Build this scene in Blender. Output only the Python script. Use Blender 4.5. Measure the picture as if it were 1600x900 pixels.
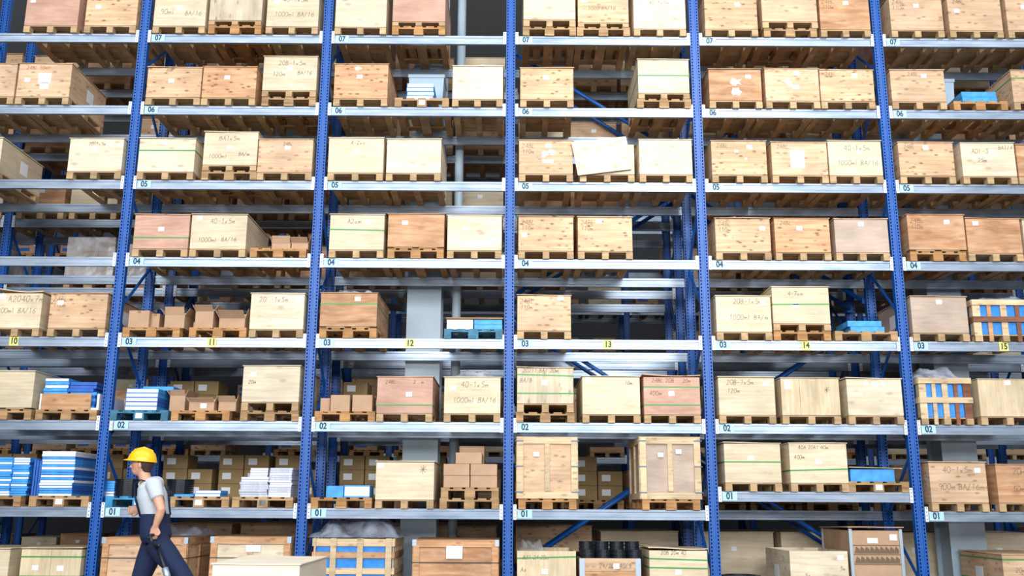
import bpy, math, random
from math import sin, cos, pi, radians
from mathutils import Vector, Matrix
random.seed(7)
sc = bpy.context.scene
for o in list(bpy.data.objects): bpy.data.objects.remove(o)
COL = sc.collection

# ------------------------------------------------------------------ camera, light, exposure
F, CD, PIT, ROLL, YAW, CX, CZ, S, Z1 = 1496.87, 13.573, 0.22614, 0.00541, 0.00054, 0.031, 1.29, 1.18855, 1.28034
P = 2.84                       # bay pitch
fwd = Vector((sin(YAW) * cos(PIT), cos(YAW) * cos(PIT), sin(PIT)))
rgt = Vector((cos(YAW), -sin(YAW), 0))
upv = rgt.cross(fwd)
r2 = rgt * cos(ROLL) + upv * sin(ROLL)
u2 = -rgt * sin(ROLL) + upv * cos(ROLL)
CAMLOC = Vector((CX, -CD, CZ))
cam = bpy.data.cameras.new('camera')
camo = bpy.data.objects.new('camera', cam); COL.objects.link(camo)
cam.sensor_width = 36; cam.lens = F / 1600 * 36; cam.clip_end = 200
M = Matrix((r2, u2, -fwd)).transposed().to_4x4(); M.translation = CAMLOC
camo.matrix_world = M
sc.camera = camo

def at(x, y, Y):
    """the point of the upright plane at depth Y that the photo shows at x, y"""
    d = fwd + r2 * ((x - 800) / F) - u2 * ((y - 450) / F)
    t = (Y + CD) / d.y
    return CAMLOC + d * t

w = bpy.data.worlds.new('world'); sc.world = w; w.use_nodes = True
w.node_tree.nodes['Background'].inputs[0].default_value = (0.80, 0.88, 1, 1)
w.node_tree.nodes['Background'].inputs[1].default_value = 0.12
sc.view_settings.view_transform = 'Standard'; sc.view_settings.look = 'None'
sc.view_settings.gamma = 1; sc.view_settings.use_curve_mapping = False
sc.view_settings.exposure = 0.38

def area(name, loc, rot, sx, sy, power, col=(1, 1, 1)):
    l = bpy.data.lights.new(name, 'AREA'); l.shape = 'RECTANGLE'; l.size = sx; l.size_y = sy
    l.energy = power; l.color = col
    o = bpy.data.objects.new(name, l); COL.objects.link(o); o.location = loc; o.rotation_euler = rot
    return o
area('skylight_over_front_aisle', (0, -7.5, 12.2), (radians(14), 0, 0), 26, 7, 1450, (0.96, 0.98, 1))
area('added_fill_behind_camera', (0, -24.0, 8.0), (radians(85), 0, 0), 30, 6, 5400, (0.97, 0.985, 1))  # added frontal fill for the rack, no known window behind it
area('added_fill_rear_aisle', (0, 6.2, 12.2), (0, 0, 0), 26, 4, 110, (0.9, 0.96, 1))  # added weak fill for the space behind the racks, no known source
sp = bpy.data.lights.new('added_bright_area_spot', 'SPOT'); sp.energy = 1700; sp.spot_size = radians(50); sp.spot_blend = 1; sp.shadow_soft_size = 0.9  # added soft spot to brighten the upper rack right of centre
sp.color = (1, 0.99, 0.97)
spo = bpy.data.objects.new('added_bright_area_spot', sp); COL.objects.link(spo)
spo.location = (4.5, -11, 11.4)
spo.rotation_euler = (Vector((2.4, 0, 6.6)) - spo.location).to_track_quat('-Z', 'Y').to_euler()

# ------------------------------------------------------------------ materials
def nt(name):
    m = bpy.data.materials.new(name); m.use_nodes = True
    t = m.node_tree; return m, t, t.nodes['Principled BSDF'], t.nodes.new, t.links.new
def plain(name, col, rough=0.6, metal=0.0, bump=0, bscale=20, var=0.0, vscale=3.0, spec=None):
    m, t, b, N, L = nt(name)
    b.inputs['Base Color'].default_value = (*col, 1); b.inputs['Roughness'].default_value = rough; b.inputs['Metallic'].default_value = metal
    if spec is not None: b.inputs['Specular IOR Level'].default_value = spec
    tc = N('ShaderNodeTexCoord')
    if var:
        n = N('ShaderNodeTexNoise'); n.inputs['Scale'].default_value = vscale; n.inputs['Detail'].default_value = 4
        L(tc.outputs['Object'], n.inputs['Vector'])
        r = N('ShaderNodeValToRGB'); r.color_ramp.elements[0].position = .3; r.color_ramp.elements[1].position = .7
        r.color_ramp.elements[0].color = (*[c * (1 - var) for c in col], 1); r.color_ramp.elements[1].color = (*[min(1, c * (1 + var)) for c in col], 1)
        L(n.outputs['Fac'], r.inputs['Fac']); L(r.outputs['Color'], b.inputs['Base Color'])
    if bump:
        n = N('ShaderNodeTexNoise'); n.inputs['Scale'].default_value = bscale; L(tc.outputs['Object'], n.inputs['Vector'])
        bp = N('ShaderNodeBump'); bp.inputs['Strength'].default_value = bump; bp.inputs['Distance'].default_value = .01
        L(n.outputs['Fac'], bp.inputs['Height']); L(bp.outputs['Normal'], b.inputs['Normal'])
    return m
def wood(name, base, dark, knots=0.0, grain=1.0, wavy=0.0, vertical=False, knotcol=(0.16, 0.07, 0.03), rough=0.65, mottle=0.25, kscale=1.0):
    m, t, b, N, L = nt(name)
    b.inputs['Roughness'].default_value = rough; b.inputs['Specular IOR Level'].default_value = 0.25
    tc = N('ShaderNodeTexCoord'); oi = N('ShaderNodeObjectInfo')
    mul = N('ShaderNodeMath'); mul.operation = 'MULTIPLY'; mul.inputs[1].default_value = 61.0; L(oi.outputs['Random'], mul.inputs[0])
    add = N('ShaderNodeVectorMath'); add.operation = 'ADD'; L(tc.outputs['Object'], add.inputs[0]); L(mul.outputs[0], add.inputs[1])
    def mapped(sx, sz):
        mp = N('ShaderNodeMapping'); mp.inputs['Scale'].default_value = (sz, sz, sx) if vertical else (sx, sx, sz)
        L(add.outputs[0], mp.inputs['Vector']); return mp.outputs[0]
    n1 = N('ShaderNodeTexNoise'); n1.inputs['Scale'].default_value = 1; n1.inputs['Detail'].default_value = 5; n1.inputs['Roughness'].default_value = .62
    n1.inputs['Distortion'].default_value = wavy * 2.2
    L(mapped(1.6, 11 if wavy else 26), n1.inputs['Vector'])
    r1 = N('ShaderNodeValToRGB'); r1.color_ramp.elements[0].position = .36; r1.color_ramp.elements[1].position = .36 + .30
    r1.color_ramp.elements[0].color = (*dark, 1); r1.color_ramp.elements[1].color = (*base, 1)
    L(n1.outputs['Fac'], r1.inputs['Fac'])
    n2 = N('ShaderNodeTexNoise'); n2.inputs['Scale'].default_value = 1; n2.inputs['Detail'].default_value = 2; L(mapped(2.2, 3.5), n2.inputs['Vector'])
    mx = N('ShaderNodeMix'); mx.data_type = 'RGBA'; mx.inputs['Factor'].default_value = 1 - min(1, grain)
    L(r1.outputs['Color'], mx.inputs['A']); mx.inputs['B'].default_value = (*base, 1)
    hs = N('ShaderNodeHueSaturation'); hs.inputs['Saturation'].default_value = 1
    mr = N('ShaderNodeMapRange'); mr.inputs['From Min'].default_value = .3; mr.inputs['From Max'].default_value = .7
    mr.inputs['To Min'].default_value = 1 - mottle; mr.inputs['To Max'].default_value = 1 + mottle * .35
    L(n2.outputs['Fac'], mr.inputs['Value'])
    mv = N('ShaderNodeMath'); mv.operation = 'MULTIPLY_ADD'; L(oi.outputs['Random'], mv.inputs[0]); mv.inputs[1].default_value = .16; mv.inputs[2].default_value = .9
    mm = N('ShaderNodeMath'); mm.operation = 'MULTIPLY'; L(mv.outputs[0], mm.inputs[0]); L(mr.outputs['Result'], mm.inputs[1])
    L(mm.outputs[0], hs.inputs['Value']); L(mx.outputs['Result'], hs.inputs['Color'])
    out = hs.outputs['Color']
    if knots:
        vo = N('ShaderNodeTexVoronoi'); vo.inputs['Scale'].default_value = 1; L(mapped(5.2 * kscale, 11 * kscale), vo.inputs['Vector'])
        kr = N('ShaderNodeValToRGB'); kr.color_ramp.elements[0].position = .10; kr.color_ramp.elements[1].position = .30
        kr.color_ramp.elements[0].color = (knots, knots, knots, 1); kr.color_ramp.elements[1].color = (0, 0, 0, 1)
        L(vo.outputs['Distance'], kr.inputs['Fac'])
        km = N('ShaderNodeMix'); km.data_type = 'RGBA'; L(kr.outputs['Color'], km.inputs['Factor']); L(out, km.inputs['A']); km.inputs['B'].default_value = (*knotcol, 1)
        out = km.outputs['Result']
    L(out, b.inputs['Base Color'])
    return m
M_ = {
 'cream': wood('cream_plywood', (.81, .70, .52), (.70, .56, .37), knots=.10, mottle=.16),
 'pale': wood('pale_plywood', (.86, .77, .60), (.73, .60, .41), knots=.35, mottle=.14, kscale=.8),
 'knotty': wood('knotty_plywood', (.79, .56, .36), (.64, .39, .22), knots=.8, mottle=.2, kscale=1.35),
 'tan': wood('tan_plywood', (.78, .56, .38), (.64, .41, .24), knots=.55, mottle=.2, kscale=1.2),
 'orange': wood('orange_plywood', (.73, .45, .27), (.50, .25, .12), knots=.3, wavy=.35, mottle=.25, kscale=.7),
 'oknot': wood('orange_knotty_plywood', (.74, .46, .27), (.56, .29, .14), knots=.85, mottle=.2, kscale=1.3),
 'pink': wood('pink_plywood', (.68, .43, .33), (.58, .33, .24), knots=0, wavy=.9, mottle=.2),
 'grey': wood('greyish_plywood', (.58, .46, .37), (.50, .38, .30), knots=0, wavy=.6, mottle=.2),
 'plank': wood('upright_plank_wood', (.74, .64, .48), (.58, .47, .33), knots=.5, vertical=True, mottle=.25),
 'creamv': wood('cream_vertical_plywood', (.76, .63, .43), (.64, .50, .31), knots=.15, vertical=True, mottle=.2),
 'pallet': wood('weathered_pallet_wood', (.55, .36, .19), (.38, .22, .10), knots=.4, mottle=.35),
 'pallet_o': wood('orange_pallet_wood', (.62, .34, .14), (.42, .21, .08), knots=.4, mottle=.3),
 'skid': wood('crate_base_wood', (.62, .44, .25), (.48, .31, .16), knots=.3, mottle=.3),
 'frame': wood('crate_frame_wood', (.70, .42, .24), (.55, .28, .13), knots=.5, mottle=.25),
 'framep': wood('pale_crate_frame_wood', (.80, .64, .42), (.66, .48, .28), knots=.4, mottle=.2),
 'redwood': wood('reddish_slat_wood', (.34, .15, .09), (.22, .09, .05), knots=.2, mottle=.3),
}
M_['palebox'] = wood('very_pale_plywood', (.90, .82, .68), (.84, .74, .58), mottle=.06)
M_['oldcard'] = plain('yellowish_brown_card', (.34, .23, .10), .8, var=.15, vscale=4)
M_['card'] = plain('brown_cardboard', (.50, .32, .20), .8, var=.08, vscale=5)
M_['cardd'] = plain('dark_brown_cardboard', (.30, .19, .10), .8, var=.15, vscale=4)
M_['paper'] = plain('white_paper', (.86, .88, .92), .7)
M_['ink'] = plain('marker_ink', (.17, .11, .07), .7)
M_['redink'] = plain('red_marker_ink', (.45, .10, .05), .7)
M_['digit'] = plain('dark_blue_digits', (.015, .04, .09), .6)
M_['blue'] = plain('rack_blue_paint', (.002, .090, .40), .42, var=.10, vscale=6, spec=.5)
M_['bluebox'] = plain('blue_printed_card', (.05, .33, .78), .5, var=.25, vscale=9)
M_['bluedeep'] = plain('deep_blue_card', (.02, .12, .50), .5, var=.2, vscale=8)
M_['tarp'] = plain('blue_plastic_liner', (.03, .25, .72), .35, bump=.6, bscale=9, var=.2, vscale=7)
M_['whitebox'] = plain('white_card', (.80, .85, .92), .55, var=.04)
M_['greybook'] = plain('grey_white_packing', (.55, .58, .68), .6, var=.15, vscale=30)
M_['bin'] = plain('grey_blue_plastic', (.36, .48, .58), .45)
M_['plate'] = plain('light_blue_label', (.46, .74, .92), .5)
M_['platec'] = plain('cyan_label', (.06, .42, .66), .5)
M_['yellow'] = plain('yellow_label', (.90, .83, .18), .5)
M_['green'] = plain('green_strapping', (.03, .30, .05), .4)
M_['blackstrap'] = plain('black_strapping', (.02, .02, .03), .5)
M_['rubber'] = plain('black_plastic', (.010, .014, .022), .35, bump=.2)
M_['pgreen'] = plain('dark_teal_pallet_paint', (.03, .16, .26), .6, var=.5, vscale=6)
M_['pcyan'] = plain('bright_blue_pallet_paint', (.03, .26, .50), .6, var=.4, vscale=6)
M_['column'] = plain('grey_blue_column_paint', (.42, .53, .62), .45, var=.06, vscale=1.5)
M_['tape'] = plain('red_tape', (.50, .02, .03), .5)
M_['clip'] = plain('dark_blue_steel_clip', (.05, .12, .22), .4, .5)
M_['steel'] = plain('zinc_corner_steel', (.42, .50, .58), .4, .6)
M_['skin'] = plain('skin', (.62, .33, .22), .5)
M_['shirt'] = plain('light_grey_shirt', (.50, .55, .60), .85, bump=.4, bscale=12)
M_['navy'] = plain('navy_overalls', (.005, .014, .055), .85, bump=.4, bscale=12, var=.2)
M_['helmet'] = plain('yellow_helmet_plastic', (.92, .50, .01), .3)
M_['hair'] = plain('dark_brown_hair', (.04, .02, .015), .7)
M_['floor'] = plain('sealed_concrete', (.14, .145, .155), .35, var=.12, vscale=.7)
M_['ceiling'] = plain('grey_metal_ceiling', (.40, .42, .44), .7)
M_['wall'] = plain('dark_grey_cladding', (.09, .10, .115), .7, var=.04)
def galv(name, lo, hi, rough):
    m, t, b, N, L = nt(name)
    tc = N('ShaderNodeTexCoord'); mp = N('ShaderNodeMapping'); mp.inputs['Scale'].default_value = (1.6, 1, 9)
    oi = N('ShaderNodeObjectInfo'); ad = N('ShaderNodeVectorMath'); ad.operation = 'ADD'
    mu = N('ShaderNodeMath'); mu.operation = 'MULTIPLY'; mu.inputs[1].default_value = 40; L(oi.outputs['Random'], mu.inputs[0])
    L(tc.outputs['Object'], ad.inputs[0]); L(mu.outputs[0], ad.inputs[1]); L(ad.outputs[0], mp.inputs['Vector'])
    n = N('ShaderNodeTexNoise'); n.inputs['Scale'].default_value = 1.2; n.inputs['Detail'].default_value = 3; L(mp.outputs[0], n.inputs['Vector'])
    r = N('ShaderNodeValToRGB'); r.color_ramp.elements[0].position = .3; r.color_ramp.elements[1].position = .7
    r.color_ramp.elements[0].color = (*lo, 1); r.color_ramp.elements[1].color = (*hi, 1)
    L(n.outputs['Fac'], r.inputs['Fac']); L(r.outputs['Color'], b.inputs['Base Color'])
    b.inputs['Metallic'].default_value = .45; b.inputs['Roughness'].default_value = rough
    return m
M_['galv'] = galv('galvanised_steel', (.22, .28, .37), (.37, .44, .54), .32)
M_['conn'] = plain('pale_zinc_connector', (.72, .77, .82), .4, .2)
def film(name, alpha, tint):
    m, t, b, N, L = nt(name)
    b.inputs['Base Color'].default_value = (*tint, 1); b.inputs['Roughness'].default_value = .15
    tr = N('ShaderNodeBsdfTransparent'); mx = N('ShaderNodeMixShader')
    tc = N('ShaderNodeTexCoord'); n = N('ShaderNodeTexNoise'); n.inputs['Scale'].default_value = 4; n.inputs['Detail'].default_value = 6; n.inputs['Distortion'].default_value = .6
    L(tc.outputs['Object'], n.inputs['Vector'])
    mr = N('ShaderNodeMapRange'); mr.inputs['From Min'].default_value = .35; mr.inputs['From Max'].default_value = .65
    mr.inputs['To Min'].default_value = alpha * .4; mr.inputs['To Max'].default_value = min(1, alpha * 1.6); L(n.outputs['Fac'], mr.inputs['Value'])
    L(mr.outputs['Result'], mx.inputs[0]); L(tr.outputs[0], mx.inputs[1]); L(b.outputs[0], mx.inputs[2])
    L(mx.outputs[0], t.nodes['Material Output'].inputs['Surface'])
    return m
M_['film'] = film('clear_plastic_film', .36, (.75, .80, .88))
M_['filmg'] = film('grey_plastic_film', .5, (.38, .42, .52))

# ------------------------------------------------------------------ mesh helpers
class MB:
    def __init__(s): s.v = []; s.f = []; s.mi = []; s.cur = 0
    def add(s, vs, fs):
        k = len(s.v); s.v += [tuple(v) for v in vs]; s.f += [tuple(i + k for i in f) for f in fs]; s.mi += [s.cur] * len(fs); return s
    def box(s, x0, x1, y0, y1, z0, z1, c=0.0, T=None):
        if c:
            vs = []
            import itertools
            for sx, sy, sz in itertools.product((0, 1), repeat=3):
                X = (x0, x1)[sx]; Y = (y0, y1)[sy]; Z = (z0, z1)[sz]
                dx = c if sx == 0 else -c; dy = c if sy == 0 else -c; dz = c if sz == 0 else -c
                vs += [(X, Y + dy, Z + dz), (X + dx, Y, Z + dz), (X + dx, Y + dy, Z)]
            def i(sx, sy, sz, a): return (sx * 4 + sy * 2 + sz) * 3 + a
            fs = [(i(0,0,0,0), i(0,0,1,0), i(0,1,1,0), i(0,1,0,0)), (i(1,0,0,0), i(1,1,0,0), i(1,1,1,0), i(1,0,1,0)),
                  (i(0,0,0,1), i(1,0,0,1), i(1,0,1,1), i(0,0,1,1)), (i(0,1,0,1), i(0,1,1,1), i(1,1,1,1), i(1,1,0,1)),
                  (i(0,0,0,2), i(0,1,0,2), i(1,1,0,2), i(1,0,0,2)), (i(0,0,1,2), i(1,0,1,2), i(1,1,1,2), i(0,1,1,2))]
            for a in (0, 1):
                for b_ in (0, 1):
                    fs.append((i(0,a,b_,1), i(1,a,b_,1), i(1,a,b_,2), i(0,a,b_,2)))
                    fs.append((i(a,0,b_,0), i(a,1,b_,0), i(a,1,b_,2), i(a,0,b_,2)))
                    fs.append((i(a,b_,0,0), i(a,b_,1,0), i(a,b_,1,1), i(a,b_,0,1)))
            for a in (0, 1):
                for b_ in (0, 1):
                    for d in (0, 1): fs.append((i(a,b_,d,0), i(a,b_,d,1), i(a,b_,d,2)))
        else:
            vs = [(x0,y0,z0),(x1,y0,z0),(x1,y1,z0),(x0,y1,z0),(x0,y0,z1),(x1,y0,z1),(x1,y1,z1),(x0,y1,z1)]
            fs = [(0,3,2,1),(4,5,6,7),(0,1,5,4),(1,2,6,5),(2,3,7,6),(3,0,4,7)]
        if T is not None: vs = [T @ Vector(v) for v in vs]
        return s.add(vs, fs)
    def tube(s, pts, rad, n=10, cap=True, flat=None):
        """loft through pts; rad a number or list of r or (rx, ry)"""
        pts = [Vector(p) for p in pts]; m = len(pts)
        R = rad if isinstance(rad, (list, tuple)) else [rad] * m
        vs = []; prev = None
        for k, p in enumerate(pts):
            d = (pts[min(k + 1, m - 1)] - pts[max(k - 1, 0)]).normalized()
            ref = prev if prev is not None else (flat if flat is not None else (Vector((0, 1, 0)) if abs(d.y) < .9 else Vector((1, 0, 0))))
            a = (ref - d * ref.dot(d)).normalized(); b = d.cross(a); prev = a
            rr = R[k]; ra, rb = rr if isinstance(rr, (tuple, list)) else (rr, rr)
            for j in range(n):
                t = 2 * pi * j / n; vs.append(p + a * cos(t) * ra + b * sin(t) * rb)
        fs = [(k * n + j, k * n + (j + 1) % n, (k + 1) * n + (j + 1) % n, (k + 1) * n + j) for k in range(m - 1) for j in range(n)]
        if cap: fs += [tuple(reversed(range(n))), tuple(range((m - 1) * n, m * n))]
        return s.add(vs, fs)
    def lathe(s, prof, n=24, c=(0, 0, 0), closed=False):
        vs = [(c[0] + r * cos(2*pi*j/n), c[1] + r * sin(2*pi*j/n), c[2] + z) for r, z in prof for j in range(n)]
        m = len(prof)
        fs = [(k*n+j, k*n+(j+1) % n, ((k+1) % m)*n+(j+1) % n, ((k+1) % m)*n+j) for k in range(m if closed else m-1) for j in range(n)]
        if not closed: fs += [tuple(reversed(range(n))), tuple(range((m-1)*n, m*n))]
        return s.add(vs, fs)
    def ball(s, c, r, n=14, m=9):
        rx, ry, rz = r if isinstance(r, (tuple, list)) else (r, r, r)
        vs = [(c[0], c[1], c[2]-rz)]
        for i in range(1, m):
            a = -pi/2 + pi*i/m
            for j in range(n): vs.append((c[0]+rx*cos(a)*cos(2*pi*j/n), c[1]+ry*cos(a)*sin(2*pi*j/n), c[2]+rz*sin(a)))
        vs.append((c[0], c[1], c[2]+rz)); L = len(vs)-1
        fs = [(0, 1+(j+1) % n, 1+j) for j in range(n)] + [(L, L-n+j, L-n+(j+1) % n) for j in range(n)]
        fs += [(1+i*n+j, 1+i*n+(j+1) % n, 1+(i+1)*n+(j+1) % n, 1+(i+1)*n+j) for i in range(m-2) for j in range(n)]
        return s.add(vs, fs)
    def extrude_x(s, prof, x0, x1):
        n = len(prof)
        vs = [(x0, y, z) for y, z in prof] + [(x1, y, z) for y, z in prof]
        fs = [(i, (i+1) % n, n+(i+1) % n, n+i) for i in range(n)] + [tuple(range(n)), tuple(reversed(range(n, 2*n)))]
        return s.add(vs, fs)
    def mesh(s, name, mats, smooth=False):
        me = bpy.data.meshes.new(name); me.from_pydata(s.v, [], s.f)
        for m in (mats if isinstance(mats, (list, tuple)) else [mats]): me.materials.append(M_[m] if isinstance(m, str) else m)
        if len(me.materials) > 1: me.polygons.foreach_set('material_index', s.mi)
        if smooth: me.polygons.foreach_set('use_smooth', [True] * len(me.polygons))
        me.update(); return me
    def build(s, name, mats, parent=None, loc=None, rot=None, smooth=False):
        o = bpy.data.objects.new(name, s.mesh(name, mats, smooth)); COL.objects.link(o)
        if parent: o.parent = parent
        if loc is not None: o.location = loc
        if rot is not None: o.rotation_euler = rot
        return o
def empty(name, loc=(0, 0, 0), rz=0):
    o = bpy.data.objects.new(name, None); COL.objects.link(o); o.location = loc; o.rotation_euler = (0, 0, rz); o.empty_display_size = .2; return o
NW = 'zero one two three four five six seven eight nine ten eleven twelve thirteen fourteen fifteen sixteen seventeen eighteen nineteen'.split()
def spell(s):
    return ' '.join((NW[int(w.rstrip(','))] + (',' if w.endswith(',') else '')) if w.rstrip(',').isdigit() else w for w in s.split(' '))
def tag(o, label, cat, group=None, kind=None):
    o['label'] = spell(label); o['category'] = cat
    if group: o['group'] = group
    if kind: o['kind'] = kind
    return o
def struct(o): o['kind'] = 'structure'; return o
def copy_tree(o, parent=None):
    c = o.copy(); COL.objects.link(c)
    if parent: c.parent = parent
    for ch in o.children: copy_tree(ch, c)
    return c
def proto_copy(o, loc, rz, label, cat, group=None):
    if o.get('used'):
        c = copy_tree(o)
    else:
        c = o; o['used'] = True
    c.location = loc; c.rotation_euler = (0, 0, rz); tag(c, label, cat, group); return c
zl = lambda L: 0.0 if L == 0 else Z1 + (L - 1) * S
BAYS = range(10, 16)                 # bay n lies right of the upright at (n-12)*P ... bay 13 starts at x = 0
bx0 = lambda n: (n - 13) * P

# ------------------------------------------------------------------ shell
struct(MB().box(-22, 22, -25, 18, -.2, 0).build('floor', 'floor'))
struct(MB().box(-22, 22, -25, 18, 12.6, 12.8).build('ceiling', 'ceiling'))
struct(MB().box(-22, 22, -25.2, -25, 0, 12.8).build('wall_front', 'wall'))
struct(MB().box(-22, 22, 18, 18.2, 0, 12.8).build('wall_back', 'wall'))
struct(MB().box(-22.2, -22, -25, 18, 0, 12.8).build('wall_left', 'wall'))
struct(MB().box(22, 22.2, -25, 18, 0, 12.8).build('wall_right', 'wall'))

# ------------------------------------------------------------------ racking
def post_mesh(H):
    """perforated front strips, recessed middle, side flanges turned back"""
    b = MB(); T = .012
    pw = [(-.070, -.056), (-.038, -.022), (.022, .038), (.056, .070)]
    for a, c in pw: b.box(a, c, 0, .003, 0, H)
    for a in (-.056, .038):
        z = 0.0
        while z < H:
            b.box(a, a + .018, 0, .003, z, z + .022); z += .05
    b.box(-.022, .022, .010, .013, 0, H)
    b.box(-.022, -.019, 0.003, .010, 0, H); b.box(.019, .022, .003, .010, 0, H)
    for x in (-.070, .067):
        b.box(x, x + .003, .003, .09, 0, H)
    b.box(-.067, .067, .087, .09, 0, H)  # back plate added to keep the channel dark behind the holes
    return b
HP = 9.75
PM = post_mesh(HP).mesh('post', 'blue')
def flip(m, y0):   # rear post: facing backwards
    return m
def tube_between(a, b, r=.02): return MB().tube([a, b], r, 8)
def frame(x, y0, depth, label, group):
    t = empty('rack_frame', (x, y0, 0)); tag(t, label, 'rack upright', group)
    o = bpy.data.objects.new('post', PM); COL.objects.link(o); o.parent = t
    o = bpy.data.objects.new('post', PM); COL.objects.link(o); o.parent = t; o.location = (0, depth - .09, 0)
    MB().box(-.09, .09, -.03, .12, 0, .008).build('foot_plate', 'blue', t)
    MB().box(-.09, .09, depth - .12, depth + .03, 0, .008).build('foot_plate', 'blue', t)
    z = .25; k = 0
    while z < HP - 1.0:
        a, c = (.07, depth - .07) if k % 2 == 0 else (depth - .07, .07)
        MB().tube([(0, a, z), (0, c, z + .92)], .022, 8).build('brace', 'blue', t)
        z += .95; k += 1
    return t
def rod_text(s, size, align='CENTER', sx=.84, off=0.0):
    c = bpy.data.curves.new('t', 'FONT'); c.body = s; c.size = size; c.align_x = align; c.align_y = 'CENTER'; c.offset = off
    o = bpy.data.objects.new('t', c); COL.objects.link(o)
    dg = bpy.context.evaluated_depsgraph_get(); me = bpy.data.meshes.new_from_object(o.evaluated_get(dg))
    bpy.data.objects.remove(o); bpy.data.curves.remove(c)
    for v in me.vertices: v.co = Vector((v.co.x * sx, 0, v.co.y))
    me.materials.clear(); return me
TXT = {}
def text_obj(s, size, mat, parent, loc, off=.0045):
    k = (s, size, mat)
    if k not in TXT:
        me = rod_text(s, size, off=off); me.name = 'digits'; me.materials.append(M_[mat]); TXT[k] = me
    o = bpy.data.objects.new('digits', TXT[k]); COL.objects.link(o); o.parent = parent; o.location = loc; return o
def beam_prof():
    # front at y=0: shallow groove, lip at the bottom
    return [(0, 0), (0, -.030), (.007, -.036), (.007, -.098), (0, -.104), (0, -.137), (.05, -.137), (.05, 0)]
bl = P - .14 - .004
BM = MB().extrude_x(beam_prof(), -bl/2, bl/2).mesh('shelf_beam', 'galv')
def conn_mb(side):
    b = MB(); x0, x1 = (-.045, 0) if side > 0 else (0, .045)
    b.box(x0, x1, -.012, -.006, -.142, .062)
    for i in range(4):
        z = -.115 + i * .05
        b.box((x0+x1)/2 - .006, (x0+x1)/2 + .006, -.0125, -.012, z, z + .014)
    for i in range(len(b.f)): b.mi[i] = 0 if i < 6 else 1
    return b
CM = {1: conn_mb(1).mesh('end_connector', ['conn', 'digit']), -1: conn_mb(-1).mesh('end_connector', ['conn', 'digit'])}
# plates span from the post edge inwards along the beam
PL = MB().box(-.10, .10, -.0035, -.0005, -.122, -.006).mesh('level_label', 'plate')
PLC = MB().box(-.10, .10, -.0035, -.0005, -.122, -.006).mesh('level_label', 'platec')
PY = MB().box(-.065, .065, -.0035, -.0005, -.131, -.003).mesh('bay_label', 'yellow')
def beam(n, z, y, label, group, lev=None, conn=True, plate=PL, bay=False, txtmat='digit'):
    xc = bx0(n) + P/2
    o = bpy.data.objects.new('shelf_beam', BM); COL.objects.link(o); o.location = (xc, y, z); tag(o, label, 'shelf beam', group, 'thing')
    if conn:
        for s, x in ((-1, -bl/2 + .0), (1, bl/2)):
            c = bpy.data.objects.new('end_connector', CM[s]); COL.objects.link(c); c.parent = o; c.location = (x, 0, 0)
    if lev is not None:
        p = bpy.data.objects.new('level_label', plate); COL.objects.link(p); p.parent = o; p.location = (-bl/2 + .16, 0, 0)
        text_obj('%02d' % lev, .122, txtmat, p, (0, -.0045, -.066))
    if bay:
        p = bpy.data.objects.new('bay_label', PY); COL.objects.link(p); p.parent = o; p.location = (0, 0, 0)
        text_obj('%d' % n, .122, 'digit', p, (0, -.0045, -.068))
    return o
D1 = 1.215          # depth of a rack; its rear beam shows its inner face at 1.165
Y2 = 2.04
fn = ['left of bay 10', 'between bays 10 and 11', 'between bays 11 and 12', 'between bays 12 and 13', 'between bays 13 and 14', 'between bays 14 and 15', 'right of bay 15']
for k in range(7):
    frame((k - 3) * P, 0, D1, 'blue perforated upright frame of the front rack, ' + fn[k], 'front rack upright frames')
for k in range(-1, 8):
    nm = fn[k] if 0 <= k < 7 else ('at the far left end' if k < 0 else 'at the far right end')
    frame((k - 3) * P, Y2, D1, 'blue upright frame of the second rack behind, ' + nm, 'second rack upright frames')
for n in BAYS:
    for L in range(1, 8):
        zz = zl(L) + (.255 if (n == 14 and L == 1) else 0)
        extra = ' with yellow bay number' if L == 3 else ''
        beam(n, zz, 0, 'grey front shelf beam%s, level %02d of bay %d' % (extra, L, n), 'front shelf beams', L, bay=(L == 3))
        beam(n, zl(L), 1.165, 'grey steel rear beam behind level %02d of bay %d, front rack' % (L, n), 'rear shelf beams of the front rack', conn=False)
for n in range(9, 17):
    for L in range(1, 8):
        beam(n, zl(L), Y2, 'grey beam of the second rack facing the front, level %02d behind bay %d' % (L, n), 'second rack near beams')
        beam(n, zl(L), Y2 + 1.10, 'grey beam on far side of the second rack, level %02d behind bay %d' % (L, n), 'second rack far beams', conn=False)
# spine bracing, zigzag over the height of bays 13 and 14
def zig(n, start_right, z0, y):
    a = start_right; z = z0; k = 0
    while z < 9.2:
        x0 = bx0(n) + (.06 if not a else P - .06); x1 = bx0(n) + (P - .06 if not a else .06)
        z1_ = z + 1.78
        xa, za = x0, max(z, .05)
        if z < .05: xa = x0 + (x1 - x0) * (.05 - z) / 1.78
        if z1_ < 9.8:
            o = MB().tube([(xa, y, za), (x1, y, z1_)], .032, 10).build('diagonal_brace', 'blue', smooth=True)
            ya, yb_ = (1.213, y) if y < 1.6 else (y, Y2 + .002)
            for ex, ez in ((xa, za), (x1, z1_)): MB().box(ex - .045, ex + .045, ya, yb_, ez - .05, ez + .05).build('end_bracket', 'blue', o)
            tag(o, 'blue diagonal tube, %s of the %s zigzag behind bay %d' % (['lowest', 'second up', 'third up', 'fourth up', 'topmost'][min(k, 4)], 'nearer' if y < 1.6 else 'farther', n), 'brace', 'diagonal spine braces')
        a = not a; z = z1_ + (.32 if k != 2 else .62); k += 1
zig(13, False, .38, 1.28); zig(13, False, .38, 1.90)
zig(14, True, .32, 1.28); zig(14, True, .32, 1.90)
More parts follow.
